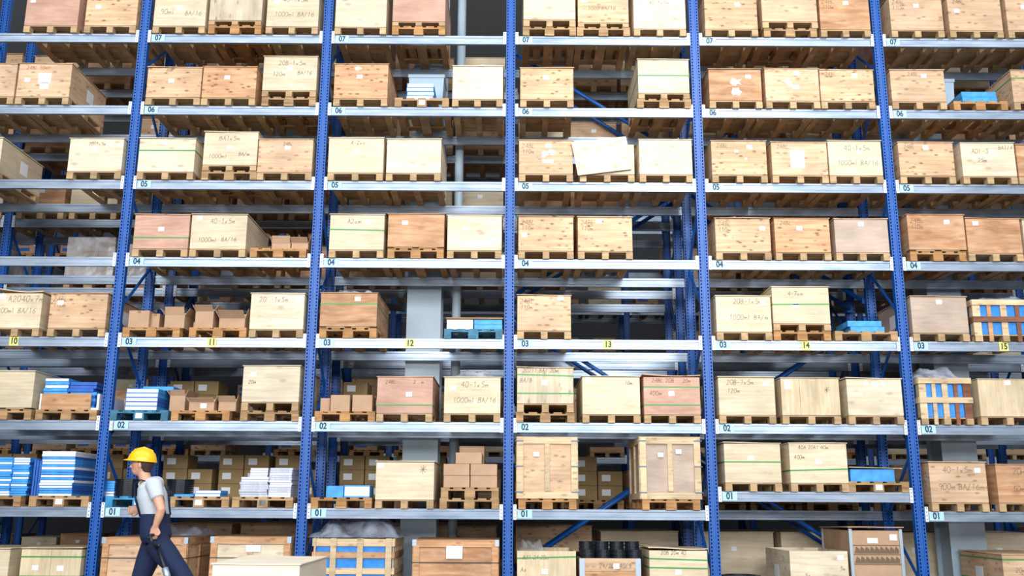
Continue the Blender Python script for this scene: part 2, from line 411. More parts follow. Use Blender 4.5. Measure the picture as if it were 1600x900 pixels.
# columns in the gap between the racks
def column(px, y, label):
    p = at(px, y, 1.55); t = empty('steel_column', (p.x, 1.62, 0)); tag(t, label, 'column')
    MB().box(-.27, .27, -.30, -.27, 0, 12.6).build('flange', 'column', t)
    MB().box(-.27, .27, .20, .23, 0, 12.6).build('flange', 'column', t)
    MB().box(-.20, .20, -.27, .20, 0, 12.6).build('web', 'column', t)
    MB().box(-.33, .33, -.34, .30, 0, .03).build('base_plate', 'column', t)
column(664, 500, 'wide grey-blue steel column behind bay 12'); column(1488, 700, 'wide grey-blue steel column behind bay 15')
p = at(713, 500, 1.5)
tag(MB().tube([(p.x, 1.5, 0), (p.x, 1.5, 12.6)], .072, 20).build('down_pipe', 'column', smooth=True), 'grey-blue vertical pipe right of the column behind bay 12', 'pipe')

# ------------------------------------------------------------------ hand lettering
G = {'0': [[(1,0),(0,2),(0,4),(1,6),(3,6),(4,4),(4,2),(3,0),(1,0)]], '1': [[(1,5),(2.2,6),(2,0)]], '2': [[(0,5),(1.5,6),(3.5,5.2),(3,3.4),(0,0),(4,.2)]],
 '4': [[(3,0),(3,6),(0,2),(4,2)]], '5': [[(4,6),(1,6),(.6,3.6),(3,3.8),(4,2),(3,.2),(0,0)]], '6': [[(3.5,6),(1,4),(0,2),(1,0),(3,0),(4,1.6),(3,3),(.6,2.6)]],
 '7': [[(0,6),(4,6),(1.5,0)],[(1,3),(3.4,3)]], '8': [[(2,3),(.4,4.5),(2,6),(3.6,4.5),(2,3),(0,1.4),(2,0),(4,1.4),(2,3)]], '9': [[(4,4),(2,3),(.3,4.2),(1.4,6),(3.4,5.6),(4,4),(3,0)]],
 'A': [[(0,0),(2,6),(4,0)],[(.8,2.4),(3.4,2.4)]], 'B': [[(0,0),(.3,6),(3,5.6),(3,3.6),(.4,3.2),(3.6,2.6),(3.6,.6),(0,0)]], 'L': [[(.4,6),(0,0),(3.4,.2)]],
 'm': [[(0,0),(0,3),(.2,2),(1.4,3),(2,2),(2,0)],[(2,2),(3.4,3),(4,2),(4,0)]], 'l': [[(1,6),(1,1),(2,0)]], 'x': [[(0,0),(3,3)],[(0,3),(3,0)]],
 '-': [[(.5,2.6),(3.5,2.8)]], '/': [[(0,-.5),(3,6.5)]], 'D': [[(0,0),(.2,6),(3,5),(4,3),(3,.6),(0,0)]], 'I': [[(1,0),(1,6)]], 'M': [[(0,0),(.3,6),(2,2.4),(3.8,6),(4,0)]],
 '*': [[(2,-2),(2,8)],[(-3,3),(7,3)],[(-1.6,-.4),(5.6,6.6)],[(-1.6,6.4),(5.4,-.6)]], 'z': [[(0,3),(3,3),(0,0),(3,0)]], 'o': [[(1,0),(0,1.5),(1,3),(2.6,2.6),(2.6,.6),(1,0)]], 'n': [[(0,0),(0,3),(1.6,3),(2.4,2),(2.4,0)]]}
def scribble(b, s, x, z, h, rnd, th=.0055, y=0.0):
    k = h / 6; cx = x
    for ch in s:
        if ch == ' ': cx += 3 * k; continue
        for st in G.get(ch, []):
            pts = [(cx + .82 * (px + rnd.uniform(-.25, .25)) * k + pz * k * .12, z + (pz + rnd.uniform(-.25, .25)) * k) for px, pz in st]
            for (ax, az), (bx_, bz) in zip(pts, pts[1:]):
                dx, dz = bx_ - ax, bz - az; l = math.hypot(dx, dz) or 1; nx, nz = -dz / l * th / 2, dx / l * th / 2; ex, ez = dx / l * th * .3, dz / l * th * .3
                b.add([(ax - ex + nx, y, az - ez + nz), (ax - ex - nx, y, az - ez - nz), (bx_ + ex - nx, y, bz + ez - nz), (bx_ + ex + nx, y, bz + ez + nz)], [(0, 1, 2, 3)])
        cx += 4.5 * k

# ------------------------------------------------------------------ crates and pallets
def skid_mb(x0, x1, d, h):
    b = MB(); b.box(x0, x1, 0, d, 0, .018)
    for y in (0, d/2 - .06, d - .12): b.box(x0, x1, y, y + .12, .018, h)
    return b
def crate_base(t, w, d, h, mat='skid', bw=.095):
    for x in (0, w/2 - bw/2, w - bw): skid_mb(x, x + bw, d, h - .016).build('skid', mat, t)
    b = MB(); n = 7; g = d / n
    for i in range(n): b.box(.004, w - .004, i * g + .012, (i + 1) * g - .012, h - .016, h)
    return b.build('deck', mat, t)
def wobble_lid(w, d, z, rnd, over=.012, warp=.010):
    """thin sheet with a slight warp"""
    nx, ny = 8, 6; b = MB(); a1, a2, a3 = (rnd.uniform(-1, 1) for _ in range(3)); top = []; bot = []
    for j in range(ny + 1):
        for i in range(nx + 1):
            u, v = i / nx, j / ny
            dz = warp * (.5 + .5 * (a1 * sin(u * pi * 1.3 + a2 * 2) + a2 * (u - .5) * (1 - v) + a3 * cos(v * 2.5)) )
            top.append((-over + u * (w + 2 * over), -over + v * (d + over * 2), z + .011 + max(0, dz))); bot.append((top[-1][0], top[-1][1], z + max(0, dz) * .96 + .0005))
    N_ = len(top); W = nx + 1; fs = []
    for j in range(ny):
        for i in range(nx):
            a = j * W + i; fs.append((a, a + 1, a + W + 1, a + W)); fs.append((N_ + a + W, N_ + a + W + 1, N_ + a + 1, N_ + a))
    for i in range(nx): fs.append((N_ + i, N_ + i + 1, i + 1, i)); a = ny * W + i; fs.append((a, a + 1, N_ + a + 1, N_ + a))
    for j in range(ny): a = j * W; fs.append((a, a + W, N_ + a + W, N_ + a)); a += nx; fs.append((N_ + a, N_ + a + W, a + W, a))
    return b.add(top + bot, fs)
def strap_ring(w, d, z, tilt=0, hh=.009, o=.003):
    b = MB()
    zs = [z - tilt, z + tilt, z + tilt, z - tilt]; c = [(-o, -o), (w + o, -o), (w + o, d + o), (-o, d + o)]
    for i in range(4):
        j = (i + 1) % 4
        b.add([(c[i][0], c[i][1], zs[i] - hh), (c[j][0], c[j][1], zs[j] - hh), (c[j][0], c[j][1], zs[j] + hh), (c[i][0], c[i][1], zs[i] + hh)], [(0, 1, 2, 3)])
    return b
def pallet_parts(t, w, d, mat='pallet', y0=0.0):
    # EUR type: lengthwise boards over cross boards over blocks, three bottom runners
    b = MB(); H = .144
    for y, bw in ((0, .145), (d/2 - .0725, .145), (d - .145, .145)): b.box(0, w, y, y + bw, .1, .122)
    n = 5; gs = [0, .185, .355, .555, w - .12]
    gs = [i * (w - .12) / 4 for i in range(5)]
    for x in gs: b.box(x, x + .12, 0, d, .122, H)
    b.build('top_deck', mat, t)
    for x, bw in ((0, .10), (w/2 - .0725, .145), (w - .10, .10)):
        MB().box(x, x + bw, 0, d, 0, .022).build('bottom_board', mat, t)
        for y in (0, d/2 - .0725, d - .145): MB().box(x, x + bw, y + .002, y + .143, .022, .1).build('block', mat, t)
PAL = {}
def pallet(x, z, y, w, mat, label, group='wooden pallets on the rack', rz=0, sticker=False):
    k = (round(w, 2), mat)
    if k not in PAL:
        t = empty('wooden_pallet'); pallet_parts(t, k[0], 1.2, mat); PAL[k] = t
    o = proto_copy(PAL[k], (x, y, z), rz, label, 'pallet', group)
    if sticker:
        s = MB().box(w/2 - .045, w/2 + .05, -.003, -.0005, .03, .105).build('paper_label', 'paper', o)
    return o
MN = {'cream': 'cream plywood', 'pale': 'pale plywood', 'knotty': 'knotty plywood', 'tan': 'tan plywood', 'orange': 'orange wavy-grained plywood', 'oknot': 'orange knotty plywood',
      'pink': 'pinkish plywood', 'grey': 'greyish plywood', 'plank': 'upright-planked', 'creamv': 'cream vertical-grained plywood'}
FY = -.045; CDP = 1.26
place = {}
def crate(n, L, pos, px0, px1, ytop, mat, st=None, txt=(), strap=(), pal=None, base=.118, lid=True, paper=(), torn=(), extra='', side_st=None, tilt=0, depth=CDP, lidwarp=.010, dy=0, ink='ink', palx=None, open_top=False, seam=(), strapcol='green', big=False, yb=None):
    rnd = random.Random(n * 100 + L * 10 + len(pos) + int(px0))
    zb = zl(L) + (.255 if (n == 14 and L == 1) else 0)
    ym = (ytop + yb) / 2 if yb else ytop + 30
    a, c = at(px0, ym, FY), at(px1, ym, FY); ztop = at((px0 + px1)/2, ytop, FY).z; lo_, hi_ = bx0(n) + .117, bx0(n) + P - .117
    a.x = max(a.x, lo_); c.x = min(c.x, hi_); w_ = c.x - a.x
    posn = {'l': 'left', 'm': 'middle', 'r': 'right'}[pos]
    where = 'level %02d of bay %d' % (L, n) if L else 'floor under bay %d' % n
    if pal:
        pw = .82 if pal[0] != 'big' else w_
        pm = pal[0] if pal[0] != 'big' else 'pallet'
        xo = a.x + (w_ - pw) / 2 + (palx or 0)
        pallet(xo, zb, -.03, round(pw, 2), pm, 'wooden pallet under %s crate, %s slot on %s' % (MN[mat].replace('-grained plywood', ''), posn, where))
        zb += .144
    t = empty('plywood_crate', (a.x, FY + dy, zb), 0)
    h = ztop - zb
    crate_base(t, w_, depth, base)
    if open_top:
        b = MB(); q = .016
        b.box(0, w_, 0, q, base, h); b.box(0, w_, depth - q, depth, base, h); b.box(0, q, q, depth - q, base, h); b.box(w_ - q, w_, q, depth - q, base, h); b.box(q, w_ - q, q, depth - q, base, base + q)
        b.build('crate_body', mat, t)
        b = MB()
        for yy in (.3, .6, .9): b.box(q, w_ - q, yy, yy + .06, h - .14, h - .11)
        b.build('inner_batten', 'skid', t)
    else:
        MB().box(0, w_, 0, depth, base, h - .012, c=.004).build('crate_body', mat, t)
        if lid: wobble_lid(w_, depth, h - .012, rnd, warp=lidwarp).build('lid', mat if mat not in ('pink', 'grey') else 'tan', t)
    for sx in seam:
        MB().box(sx * w_ - .002, sx * w_ + .002, -.0012, -.0002, base + .01, h - .02).build('panel_seam', 'ink', t)
    if st:
        sx = (at(st[0], st[1], FY)).x - a.x; sz = at(st[0], st[1], FY).z - zb
        sz = min(sz, h - .03)
        r = rnd.uniform(-.06, .06); Tm = Matrix.Translation((sx, -.002, sz)) @ Matrix.Rotation(r, 4, 'Y')
        MB().box(-.042, .042, -.001, .001, -.032, .032, T=Tm).build('paper_label', 'paper', t)
    for (qx, qy, qw, qh) in paper:
        q = at(qx, qy, FY); MB().box(q.x - a.x - qw/2, q.x - a.x + qw/2, -.003, -.001, q.z - zb - qh/2, q.z - zb + qh/2).build('shipping_paper', 'paper', t)
    for (qx, qy, sz) in torn:
        q = at(qx, qy, FY); b = MB(); pts = []
        m = 11
        for i in range(m): rr = sz * rnd.uniform(.35, 1); pts.append((q.x - a.x + rr * cos(2*pi*i/m) * 1.2, -.002 - .0006 * torn.index((qx, qy, sz)), q.z - zb + rr * sin(2*pi*i/m)))
        b.add(pts, [tuple(range(m))]).build('torn_label', 'paper', t)
    if side_st:
        q = at(side_st[0], side_st[1], FY)
        sd = side_st[2]; yy = .55 * depth
        xx = w_ + .002 if sd > 0 else -.002
        MB().box(xx - .001, xx + .001, yy - .11, yy + .11, h * .45, h * .45 + .2).build('side_paper', 'paper', t)
    if txt:
        b = MB()
        for (s, tx, tz, hh) in txt: scribble(b, s, tx * w_, base + tz * (h - base), hh, rnd, y=-.0015)
        b.build('handwriting', ink, t)
    for (f, tl) in strap: strap_ring(w_, depth, base + f * (h - base), tl).build('strap', strapcol, t)
    bits = []
    if strap: bits.append('%s %s strap%s' % ('two' if len(strap) > 1 else 'one', strapcol, 's' if len(strap) > 1 else ''))
    lab = '%s crate, %s slot on %s' % (MN[mat], posn, where)
    if bits: lab += ', ' + bits[0]
    elif extra: lab += ', ' + extra
    elif pal: lab += ', raised on a pallet'
    tag(t, lab, 'crate', 'crates of the front rack')
    place[(n, L, pos)] = (a.x, w_, zb + h)
    return t
T40 = [('40-1x5m', .30, .72, .075), ('1000ml BA/16', .16, .30, .07)]
T20 = [('20B-1x5m', .28, .74, .07), ('120m', .18, .42, .065), ('BA/16', .64, .46, .06)]
T24 = [('24BL', .05, .76, .07), ('110m', .06, .60, .06)]
T24r = [('24BL', .1, .8, .06)]
# level 07
crate(10, 7, 'l', 40, 123, -11, 'pink', (52, 1))
crate(10, 7, 'm', 134, 217, -10, 'knotty', (154, 11), [('2400-10ml', .1, .78, .05)], ink='redink')
crate(11, 7, 'l', 241, 322, -12, 'cream', (280, 12), [('20B2x-1m', .3, .8, .06), ('90ml', .12, .35, .08), ('BA/16', .6, .32, .07)])
crate(11, 7, 'm', 328, 410, -22, 'plank', None, (), pal=('pallet_o',), base=.075)
crate(11, 7, 'r', 417, 498, -12, 'cream', (433, 2), T40)
crate(12, 7, 'l', 521, 604, -11, 'pale', (530, 1))
crate(12, 7, 'm', 614, 696, -22, 'pink', None, (), pal=('pallet_o',), base=.075)
crate(13, 7, 'l', 818, 899, -24, 'pale', None, (), pal=('pallet',), base=.12)
crate(13, 7, 'm', 903, 982, -14, 'tan', (913, 1), [('20B-1x5m', .3, .78, .06), ('1000 BA/16', .2, .4, .06)], pal=('pallet',), base=.07)
crate(13, 7, 'r', 990, 1071, -9, 'pale', None, [('40-1x5m', .3, .7, .06)])
crate(14, 7, 'l', 1101, 1183, -8, 'knotty', (1152, 7))
crate(14, 7, 'm', 1190, 1276, -20, 'tan', None, (), pal=('pallet',), base=.11)
crate(14, 7, 'r', 1281, 1363, -7, 'orange', (1321, 5), T24)
crate(15, 7, 'l', 1391, 1473, -6, 'tan', (1431, 9), T24)
crate(15, 7, 'm', 1482, 1565, -5, 'tan', (1495, 17), T24r)
crate(15, 7, 'r', 1573, 1656, -4, 'tan', (1599, 11))
# level 06
crate(10, 6, 'l', -59, 24, 99, 'tan')
crate(10, 6, 'm', 27, 110, 99, 'tan', (43, 125), [('24BL 50ml', .15, .82, .055)], paper=[(70, 122, .19, .16), (69, 134, .13, .11)], side_st=(141, 145, 1), ink='redink')
crate(11, 6, 'l', 229, 314, 105, 'knotty', (268, 126), [('20B', .34, .86, .045)])
crate(11, 6, 'm', 316, 400, 104, 'oknot', (355, 121))
crate(11, 6, 'r', 411, 495, 88, 'cream', (453, 106), T20, pal=('pallet',), base=.10, extra='raised on a pallet')
crate(12, 6, 'l', 522, 606, 100, 'oknot', (562, 120), torn=[(560, 107, .05)])
crate(12, 6, 'r', 707, 789, 103, 'pale', None)
crate(13, 6, 'l', 813, 896, 106, 'knotty', (853, 121))
crate(13, 6, 'r', 997, 1079, 93, 'pale', None, strap=[(.52, 0)], pal=('pallet',), base=.09)
crate(14, 6, 'l', 1108, 1190, 108, 'orange', (1169, 120), torn=[(1150, 128, .09), (1151, 143, .08)])
crate(14, 6, 'm', 1196, 1280, 107, 'tan', (1244, 115), torn=[(1230, 126, .05), (1243, 135, .06), (1235, 132, .06)])
crate(14, 6, 'r', 1282, 1366, 109, 'knotty', (1335, 118), T24r)
crate(15, 6, 'l', 1392, 1477, 109, 'tan', (1443, 119), [('24BL', .32, .8, .06)])
crate(15, 6, 'r', 1582, 1666, 110, 'tan', None, strap=[(.75, 0)])
# level 05
crate(10, 5, 'l', -84, 1, 215, 'cream', None, side_st=(38, 255, 1))
crate(10, 5, 'r', 107, 195, 216, 'pale', (148, 234), [('20-1x5m', .35, .78, .05)])
crate(11, 5, 'l', 216, 304, 216, 'pale', (256, 223), strap=[(.63, 0)])
crate(11, 5, 'm', 318, 402, 206, 'cream', (359, 230), [('BA1x5m', .28, .74, .07), ('1000ml', .1, .2, .065), ('BA/m', .66, .28, .055)], pal=('pallet',), base=.085)
crate(11, 5, 'r', 403, 490, 217, 'tan', (450, 231), [('24BL', .45, .8, .05)])
crate(12, 5, 'l', 513, 599, 215, 'cream', (556, 236), [('A-2xn', .4, .8, .06)])
crate(12, 5, 'm', 604, 689, 217, 'pale', (644, 235))
crate(13, 5, 'l', 811, 895, 219, 'tan', (857, 228), T24, torn=[(852, 240, .07), (862, 238, .06)], paper=[(856, 252, .16, .05)])
tb = crate(13, 5, 'm', 906, 991, 226, 'cream', None, open_top=True, extra='with its front board off')
crate(13, 5, 'r', 999, 1084, 218, 'pale', (1018, 233))
crate(14, 5, 'l', 1112, 1198, 220, 'knotty', (1171, 230), T24r, torn=[(1151, 236, .04), (1165, 248, .03)])
crate(14, 5, 'm', 1206, 1293, 222, 'tan', None, T24r, paper=[(1246, 249, .21, .28)])
crate(14, 5, 'r', 1295, 1383, 220, 'cream', (1342, 238), T40)
crate(15, 5, 'l', 1405, 1491, 222, 'knotty', (1446, 231), T24r)
crate(15, 5, 'm', 1503, 1587, 223, 'pale', (1549, 237), [('ADI-5m', .2, .68, .07), ('25m', .3, .42, .06), ('BA1/4', .7, .8, .06)])
crate(15, 5, 'r', 1590, 1674, 226, 'orange', None)
# level 04
crate(11, 4, 'l', 209, 295, 335, 'pink', (252, 358), strap=[(.32, 0)])
crate(11, 4, 'm', 298, 385, 335, 'cream', (312, 341), [('40-1x5m', .34, .74, .07), ('1000ml', .14, .2, .065), ('BA/16', .56, .22, .06)])
crate(12, 4, 'l', 515, 600, 335, 'cream', (575, 348), [('A2om', .32, .74, .07)], strap=[(.56, -.006)])
crate(12, 4, 'm', 606, 694, 334, 'orange', (633, 348), (), pal=('pallet_o',), base=.02)
crate(12, 4, 'r', 699, 785, 336, 'pale', (728, 357))
crate(13, 4, 'l', 810, 896, 338, 'knotty', (819, 367), T24)
crate(13, 4, 'm', 903, 988, 339, 'knotty', (936, 346), T24)
crate(14, 4, 'l', 1118, 1204, 341, 'knotty', (1191, 357), T24)
crate(14, 4, 'm', 1211, 1297, 341, 'oknot', (1249, 357), T24r)
crate(14, 4, 'r', 1305, 1392, 342, 'grey', (1345, 350))
crate(15, 4, 'l', 1419, 1508, 335, 'orange', (1479, 347), T24, pal=('pallet_o',), base=.02)
crate(15, 4, 'm', 1511, 1596, 341, 'orange', (1524, 349), (), base=.12)
crate(15, 4, 'r', 1600, 1684, 343, 'cream')
# level 03
crate(10, 3, 'm', -12, 64, 457, 'cream', (5, 464), [('A2040x7m', .3, .74, .085), ('800ml BA/16', .1, .42, .07)], lidwarp=.05)
crate(10, 3, 'r', 77, 167, 458, 'knotty', (95, 473), T24, side_st=(196, 491, 1))
crate(11, 3, 'r', 391, 480, 458, 'pale', (467, 469), [('20N-1x5m', .16, .76, .07)])
crate(12, 3, 'l', 500, 589, 457, 'orange', (559, 467), (), strap=[(.67, 0)], pal=('pallet_o',), base=.02, depth=1.3)
crate(13, 3, 'l', 805, 892, 461, 'tan', (876, 466), T24)
crate(14, 3, 'l', 1119, 1205, 462, 'cream', (1192, 473), [('20B-1x5m', .32, .78, .07), ('1000ml BA/m', .24, .34, .07)])
crate(14, 3, 'm', 1207, 1296, 448, 'cream', (1244, 477), [('4-7om', .28, .76, .06)], strap=[(.52, .004)], pal=('pallet_o',), base=.10)
crate(15, 3, 'l', 1423, 1512, 463, 'grey', (1467, 472), side_st=(1390, 500, -1))
# level 02
crate(10, 2, 'l', -38, 52, 579, 'cream', None, (), pal=('pallet',), base=.02)
crate(11, 2, 'r', 379, 468, 571, 'pale', (396, 585), [('20m', .1, .5, .05)], pal=('pallet',), base=.12)
crate(12, 2, 'm', 589, 676, 588, 'pink', (639, 616), [('24BL', .15, .8, .05), ('2OOm', .65, .8, .05)], strap=[(.22, 0)])
crate(12, 2, 'r', 694, 783, 589, 'cream', (708, 606), T40)
crate(13, 2, 'l', 808, 896, 574, 'plank', (851, 598), [('20211 BA1 20m', .1, .86, .055), ('BA/B', .05, .58, .06)], strap=[(.78, -.01), (.28, 0)], pal=('pallet',), base=.12)
crate(13, 2, 'm', 910, 1000, 588, 'cream', (919, 593), [('10m', .74, .78, .05)])
crate(13, 2, 'r', 1006, 1094, 588, 'pink', (1049, 615), [('24BL 20B', .15, .84, .055), ('20m', .7, .84, .05), ('400m', .1, .5, .06)], strap=[(.72, 0), (.25, 0)], lidwarp=.04)
crate(14, 2, 'l', 1123, 1211, 589, 'cream', (1197, 599), [('20B-1x5m', .15, .8, .065), ('120m', .16, .58, .06)])
crate(14, 2, 'm', 1221, 1312, 590, 'creamv', None, [('*', .76, .62, .06)], paper=[(1230, 601, .085, .13)], seam=(.32,))
crate(14, 2, 'r', 1324, 1412, 591, 'pale', None, torn=[(1366, 602, .06), (1380, 600, .045), (1352, 599, .04)], lidwarp=.06, extra='with torn film')
crate(15, 2, 'm', 1530, 1620, 592, 'creamv', (1574, 598))
# level 01
crate(12, 1, 'm', 587, 678, 721, 'cream', (595, 727), [('*', .78, .72, .075)])
crate(14, 1, 'l', 1132, 1220, 692, 'cream', (1173, 716), strap=[(.52, 0)])
crate(14, 1, 'm', 1234, 1324, 692, 'cream', (1279, 721), [('40A 20A1 40m', .16, .84, .05), ('400m', .08, .6, .05)], strap=[(.33, .012)])
crate(15, 1, 'l', 1453, 1542, 722, 'tan', (1527, 735), [('40-1x5m', .24, .74, .08), ('900m BA/16m', .14, .32, .08)])
crate(15, 1, 'm', 1558, 1646, 725, 'orange', None, [('20m', .3, .74, .08), ('50m', .28, .3, .07)])
# floor level
crate(10, 0, 'm', -75, 13, 857, 'cream', None)
crate(10, 0, 'r', 31, 128, 857, 'creamv', (55, 887), strap=[(.82, 0), (.40, 0)], paper=[(94, 888, .09, .07)], seam=(.5,), lidwarp=.02)
crate(13, 0, 'l', 808, 900, 861, 'creamv', (851, 893), [('BA1 24 20m', .1, .82, .05), ('Ao', .06, .55, .06)], strap=[(.86, .012)], open_top=True, yb=920)
crate(13, 0, 'r', 1015, 1106, 859, 'cream', (1060, 894), [('20B 20m 40', .2, .9, .05)], strap=[(.80, -.01), (.62, -.005)], lidwarp=.045)
crate(14, 0, 'm', 1235, 1326, 861, 'pale', (1313, 871), [('5z', .25, .45, .05), ('5o', .86, .6, .05)], open_top=True, yb=920, side_st=(1215, 880, -1))
c15 = crate(15, 0, 'm', 1568, 1664, 866, 'tan', None, [('20m', .2, .6, .06)], strap=[(.88, 0), (.4, 0)], side_st=(1533, 883, -1), yb=920)

# ------------------------------------------------------------------ special crates
def framed_crate(n, L, px0, px1, ytop, mat, fmat, label, pal=None, strap=(), paper=(), clips=False, corner=False, depth=1.2, midv=True):
    zb = zl(L); a, c = at(px0, ytop + 40, FY), at(px1, ytop + 40, FY); w_ = c.x - a.x; ztop = at((px0+px1)/2, ytop, FY).z
    if pal: pallet(a.x + .02, zb, -.04, round(w_ - .04, 2), pal, 'wooden pallet carrying the %s' % label.split(',')[0]); zb += .144
    t = empty('framed_crate', (a.x, FY, zb)); h = ztop - zb; f = .085; base = .1 if not pal else .02
    if not pal: crate_base(t, w_, depth, base, fmat)
    MB().box(.012, w_ - .012, .012, depth - .012, base, h - .02).build('panel', mat, t)
    for (x0, x1, nm) in ((0, f, 'frame_post'), (w_ - f, w_, 'frame_post')):
        MB().box(x0, x1, -.012, .012, base - .02, h).build(nm, fmat, t)
        MB().box(x0, x1, depth - .012, depth + .012, base - .02, h).build(nm, fmat, t)
    if midv: MB().box(w_/2 - f*.4, w_/2 + f*.4, -.010, .012, base + f, h - f).build('frame_post', fmat, t)
    for z0 in (base - .02, h - f):
        MB().box(f, w_ - f, -.012, .012, z0, z0 + f).build('frame_rail', fmat, t)
        for x in (-.012, w_ - .012): MB().box(x, x + .024, .013, depth - .013, z0, z0 + f).build('frame_rail', fmat, t)
    for x in (-.012, w_ - .012):
        for y in (.013, depth/2 - f/2, depth - f - .013): MB().box(x, x + .0235, y, y + f, base + f - .019, h - f - .001).build('side_post', fmat, t)
    MB().box(-.012, w_ + .012, -.014, depth + .014, h, h + .012).build('lid', fmat, t)
    for fz in strap: strap_ring(w_, depth, base + fz * (h - base), 0, hh=.006, o=.016).build('strap', 'blackstrap', t)
    for (qx, qy, qw, qh) in paper:
        q = at(qx, qy, FY); MB().box(q.x - a.x - qw/2, q.x - a.x + qw/2, -.014, -.0125, q.z - zb - qh/2, q.z - zb + qh/2).build('shipping_paper', 'paper', t)
    if corner:
        for x in (-.014, w_ - .041): MB().box(x, x + .055, -.015, .05, h - .07, h + .014).build('corner_cap', 'steel', t)
    if clips:
        for fz in (.1, .52, .94):
            for x0 in (-.03, w_ - f - .0):
                MB().box(x0, x0 + f + .03, -.019, -.013, fz * h, fz * h + .012).build('metal_clip', 'clip', t)
    return tag(t, label, 'crate', 'framed crates')
framed_crate(13, 1, 808, 902, 684, 'tan', 'framep', 'tall tan framed crate with metal clips, left side of bay 13 on level 01', 'pallet_o', paper=[(838, 710, .08, .06)], clips=True)
framed_crate(13, 1, 1000, 1094, 684, 'grey', 'framep', 'tall framed crate with greyish pink panels, right side of bay 13 on level 01', 'pallet_o', paper=[(1032, 711, .08, .06), (1060, 706, .08, .06)], clips=True)
framed_crate(11, 0, 158, 290, 841, 'tan', 'frame', 'wide orange framed crate with black strap, behind the walking worker', strap=(.66,), corner=True)
framed_crate(11, 0, 328, 452, 840, 'pale', 'frame', 'wide orange-framed pale crate behind the load on the pallet truck', strap=(.66,), corner=True, paper=[(396, 857, .2, .09)])
framed_crate(12, 0, 645, 778, 845, 'orange', 'frame', 'wide orange framed crate with white paper, floor under right of bay 12', strap=(.62,), corner=True, paper=[(710, 863, .22, .17)], midv=False)

def slat_crate(n, L, px0, px1, ytop, label, vx, hz, depth=1.15, flip=False, base=.1, matv=None, yb=0, rails_front=False):
    zb = zl(L); a, c = at(px0, ytop + 30, FY), at(px1, ytop + 30, FY); w_ = c.x - a.x; ztop = at((px0+px1)/2, ytop, FY).z
    t = empty('slatted_crate', (a.x, FY, zb)); h = ztop - zb
    crate_base(t, w_, depth, base, 'skid')
    MB().box(.03, w_ - .03, .03, depth - .03, base, h - .06, c=.01).build('blue_liner', 'tarp', t)
    yv, yh = (-.012, .006) if flip else (.006, -.012)
    for i, (fx, sw, mt) in enumerate(vx):
        x = fx * (w_ - sw); MB().box(x, x + sw, yv, yv + .017, .0 if not rails_front else 0, h).build('slat', mt, t)
    for fz, sh, mt in hz:
        z = base + fz * (h - base - sh); MB().box(-.01, w_ + .01, yh, yh + .017, z, z + sh).build('rail', mt, t)
        for x in (-.012, w_ - .006): MB().box(x, x + .018, .024, depth, z, z + sh).build('rail', mt, t)
    for x in (.004, w_ - .022):
        for y in [.03 + i * (depth - .14) / 4 for i in range(5)]: MB().box(x, x + .0175, y, y + .09, .02, h).build('slat', 'framep', t)
    return tag(t, label, 'crate', 'slatted crates with blue liners')
S1 = [(0, .10, 'framep'), (.27, .055, 'framep'), (.50, .08, 'framep'), (.73, .055, 'redwood'), (1, .11, 'redwood')]
slat_crate(15, 2, 1437, 1518, 590, 'slatted crate with blue liner and reddish slats, left slot on level 02 of bay 15', S1, [(.99, .08, 'framep'), (.42, .08, 'framep')])
S2 = [(0, .11, 'framep'), (.25, .06, 'frame'), (.5, .09, 'framep'), (.74, .06, 'redwood'), (1, .10, 'frame')]
slat_crate(15, 3, 1521, 1618, 468, 'slatted crate with red-brown middle rail and blue liner, level 03 of bay 15', S2, [(.99, .08, 'framep'), (.42, .08, 'redwood')])
slat_crate(12, 0, 488, 615, 841, 'large slatted crate with blue liner, floor under left of bay 12', [(.02, .02, 'framep'), (.235, .08, 'framep'), (.59, .08, 'framep'), (.97, .08, 'framep')], [(.99, .10, 'framep'), (.74, .08, 'frame'), (.44, .08, 'framep'), (.1, .08, 'framep')], flip=True)

def collar_crate():
    a, c = at(906, 890, FY), at(1001, 890, FY); w_ = c.x - a.x; h = at(950, 872, FY).z; d = 1.2
    t = empty('collar_crate', (a.x, FY, 0))
    crate_base(t, w_, d, .12)
    for i in range(3):
        z0 = .12 + i * (h - .12) / 3; z1_ = .12 + (i + 1) * (h - .12) / 3 - .004
        b = MB(); q = .02
        b.box(0, w_, 0, q, z0, z1_); b.box(0, w_, d - q, d, z0, z1_); b.box(0, q, q, d - q, z0, z1_); b.box(w_ - q, w_, q, d - q, z0, z1_)
        b.build('collar', 'frame' if i < 2 else 'tan', t)
    for x in (-.004, w_ - .066):
        b = MB(); b.box(x, x + .07, -.005, -.001, .13, h - .01)
        for i in range(8): b.box(x + .01, x + .06, -.009, -.005, .15 + i * (h - .2) / 8, .17 + i * (h - .2) / 8)
        b.build('hinge', 'steel', t)
    b = MB(); scribble(b, '24/202 40/9', w_*.32, h - .13, .055, random.Random(3), y=-.0015); b.build('handwriting', 'ink', t)
    MB().box(w_*.6 - .04, w_*.6 + .04, -.003, -.001, h - .14, h - .07).build('paper_label', 'paper', t)
    MB().box(.03, w_ - .03, .03, d - .03, h - .12, h - .10).build('inner_board', 'skid', t)
    tag(t, 'collar crate with grey steel hinges holding black discs, floor under bay 13', 'crate'); return a.x, w_, h
ax, aw, ah = collar_crate()
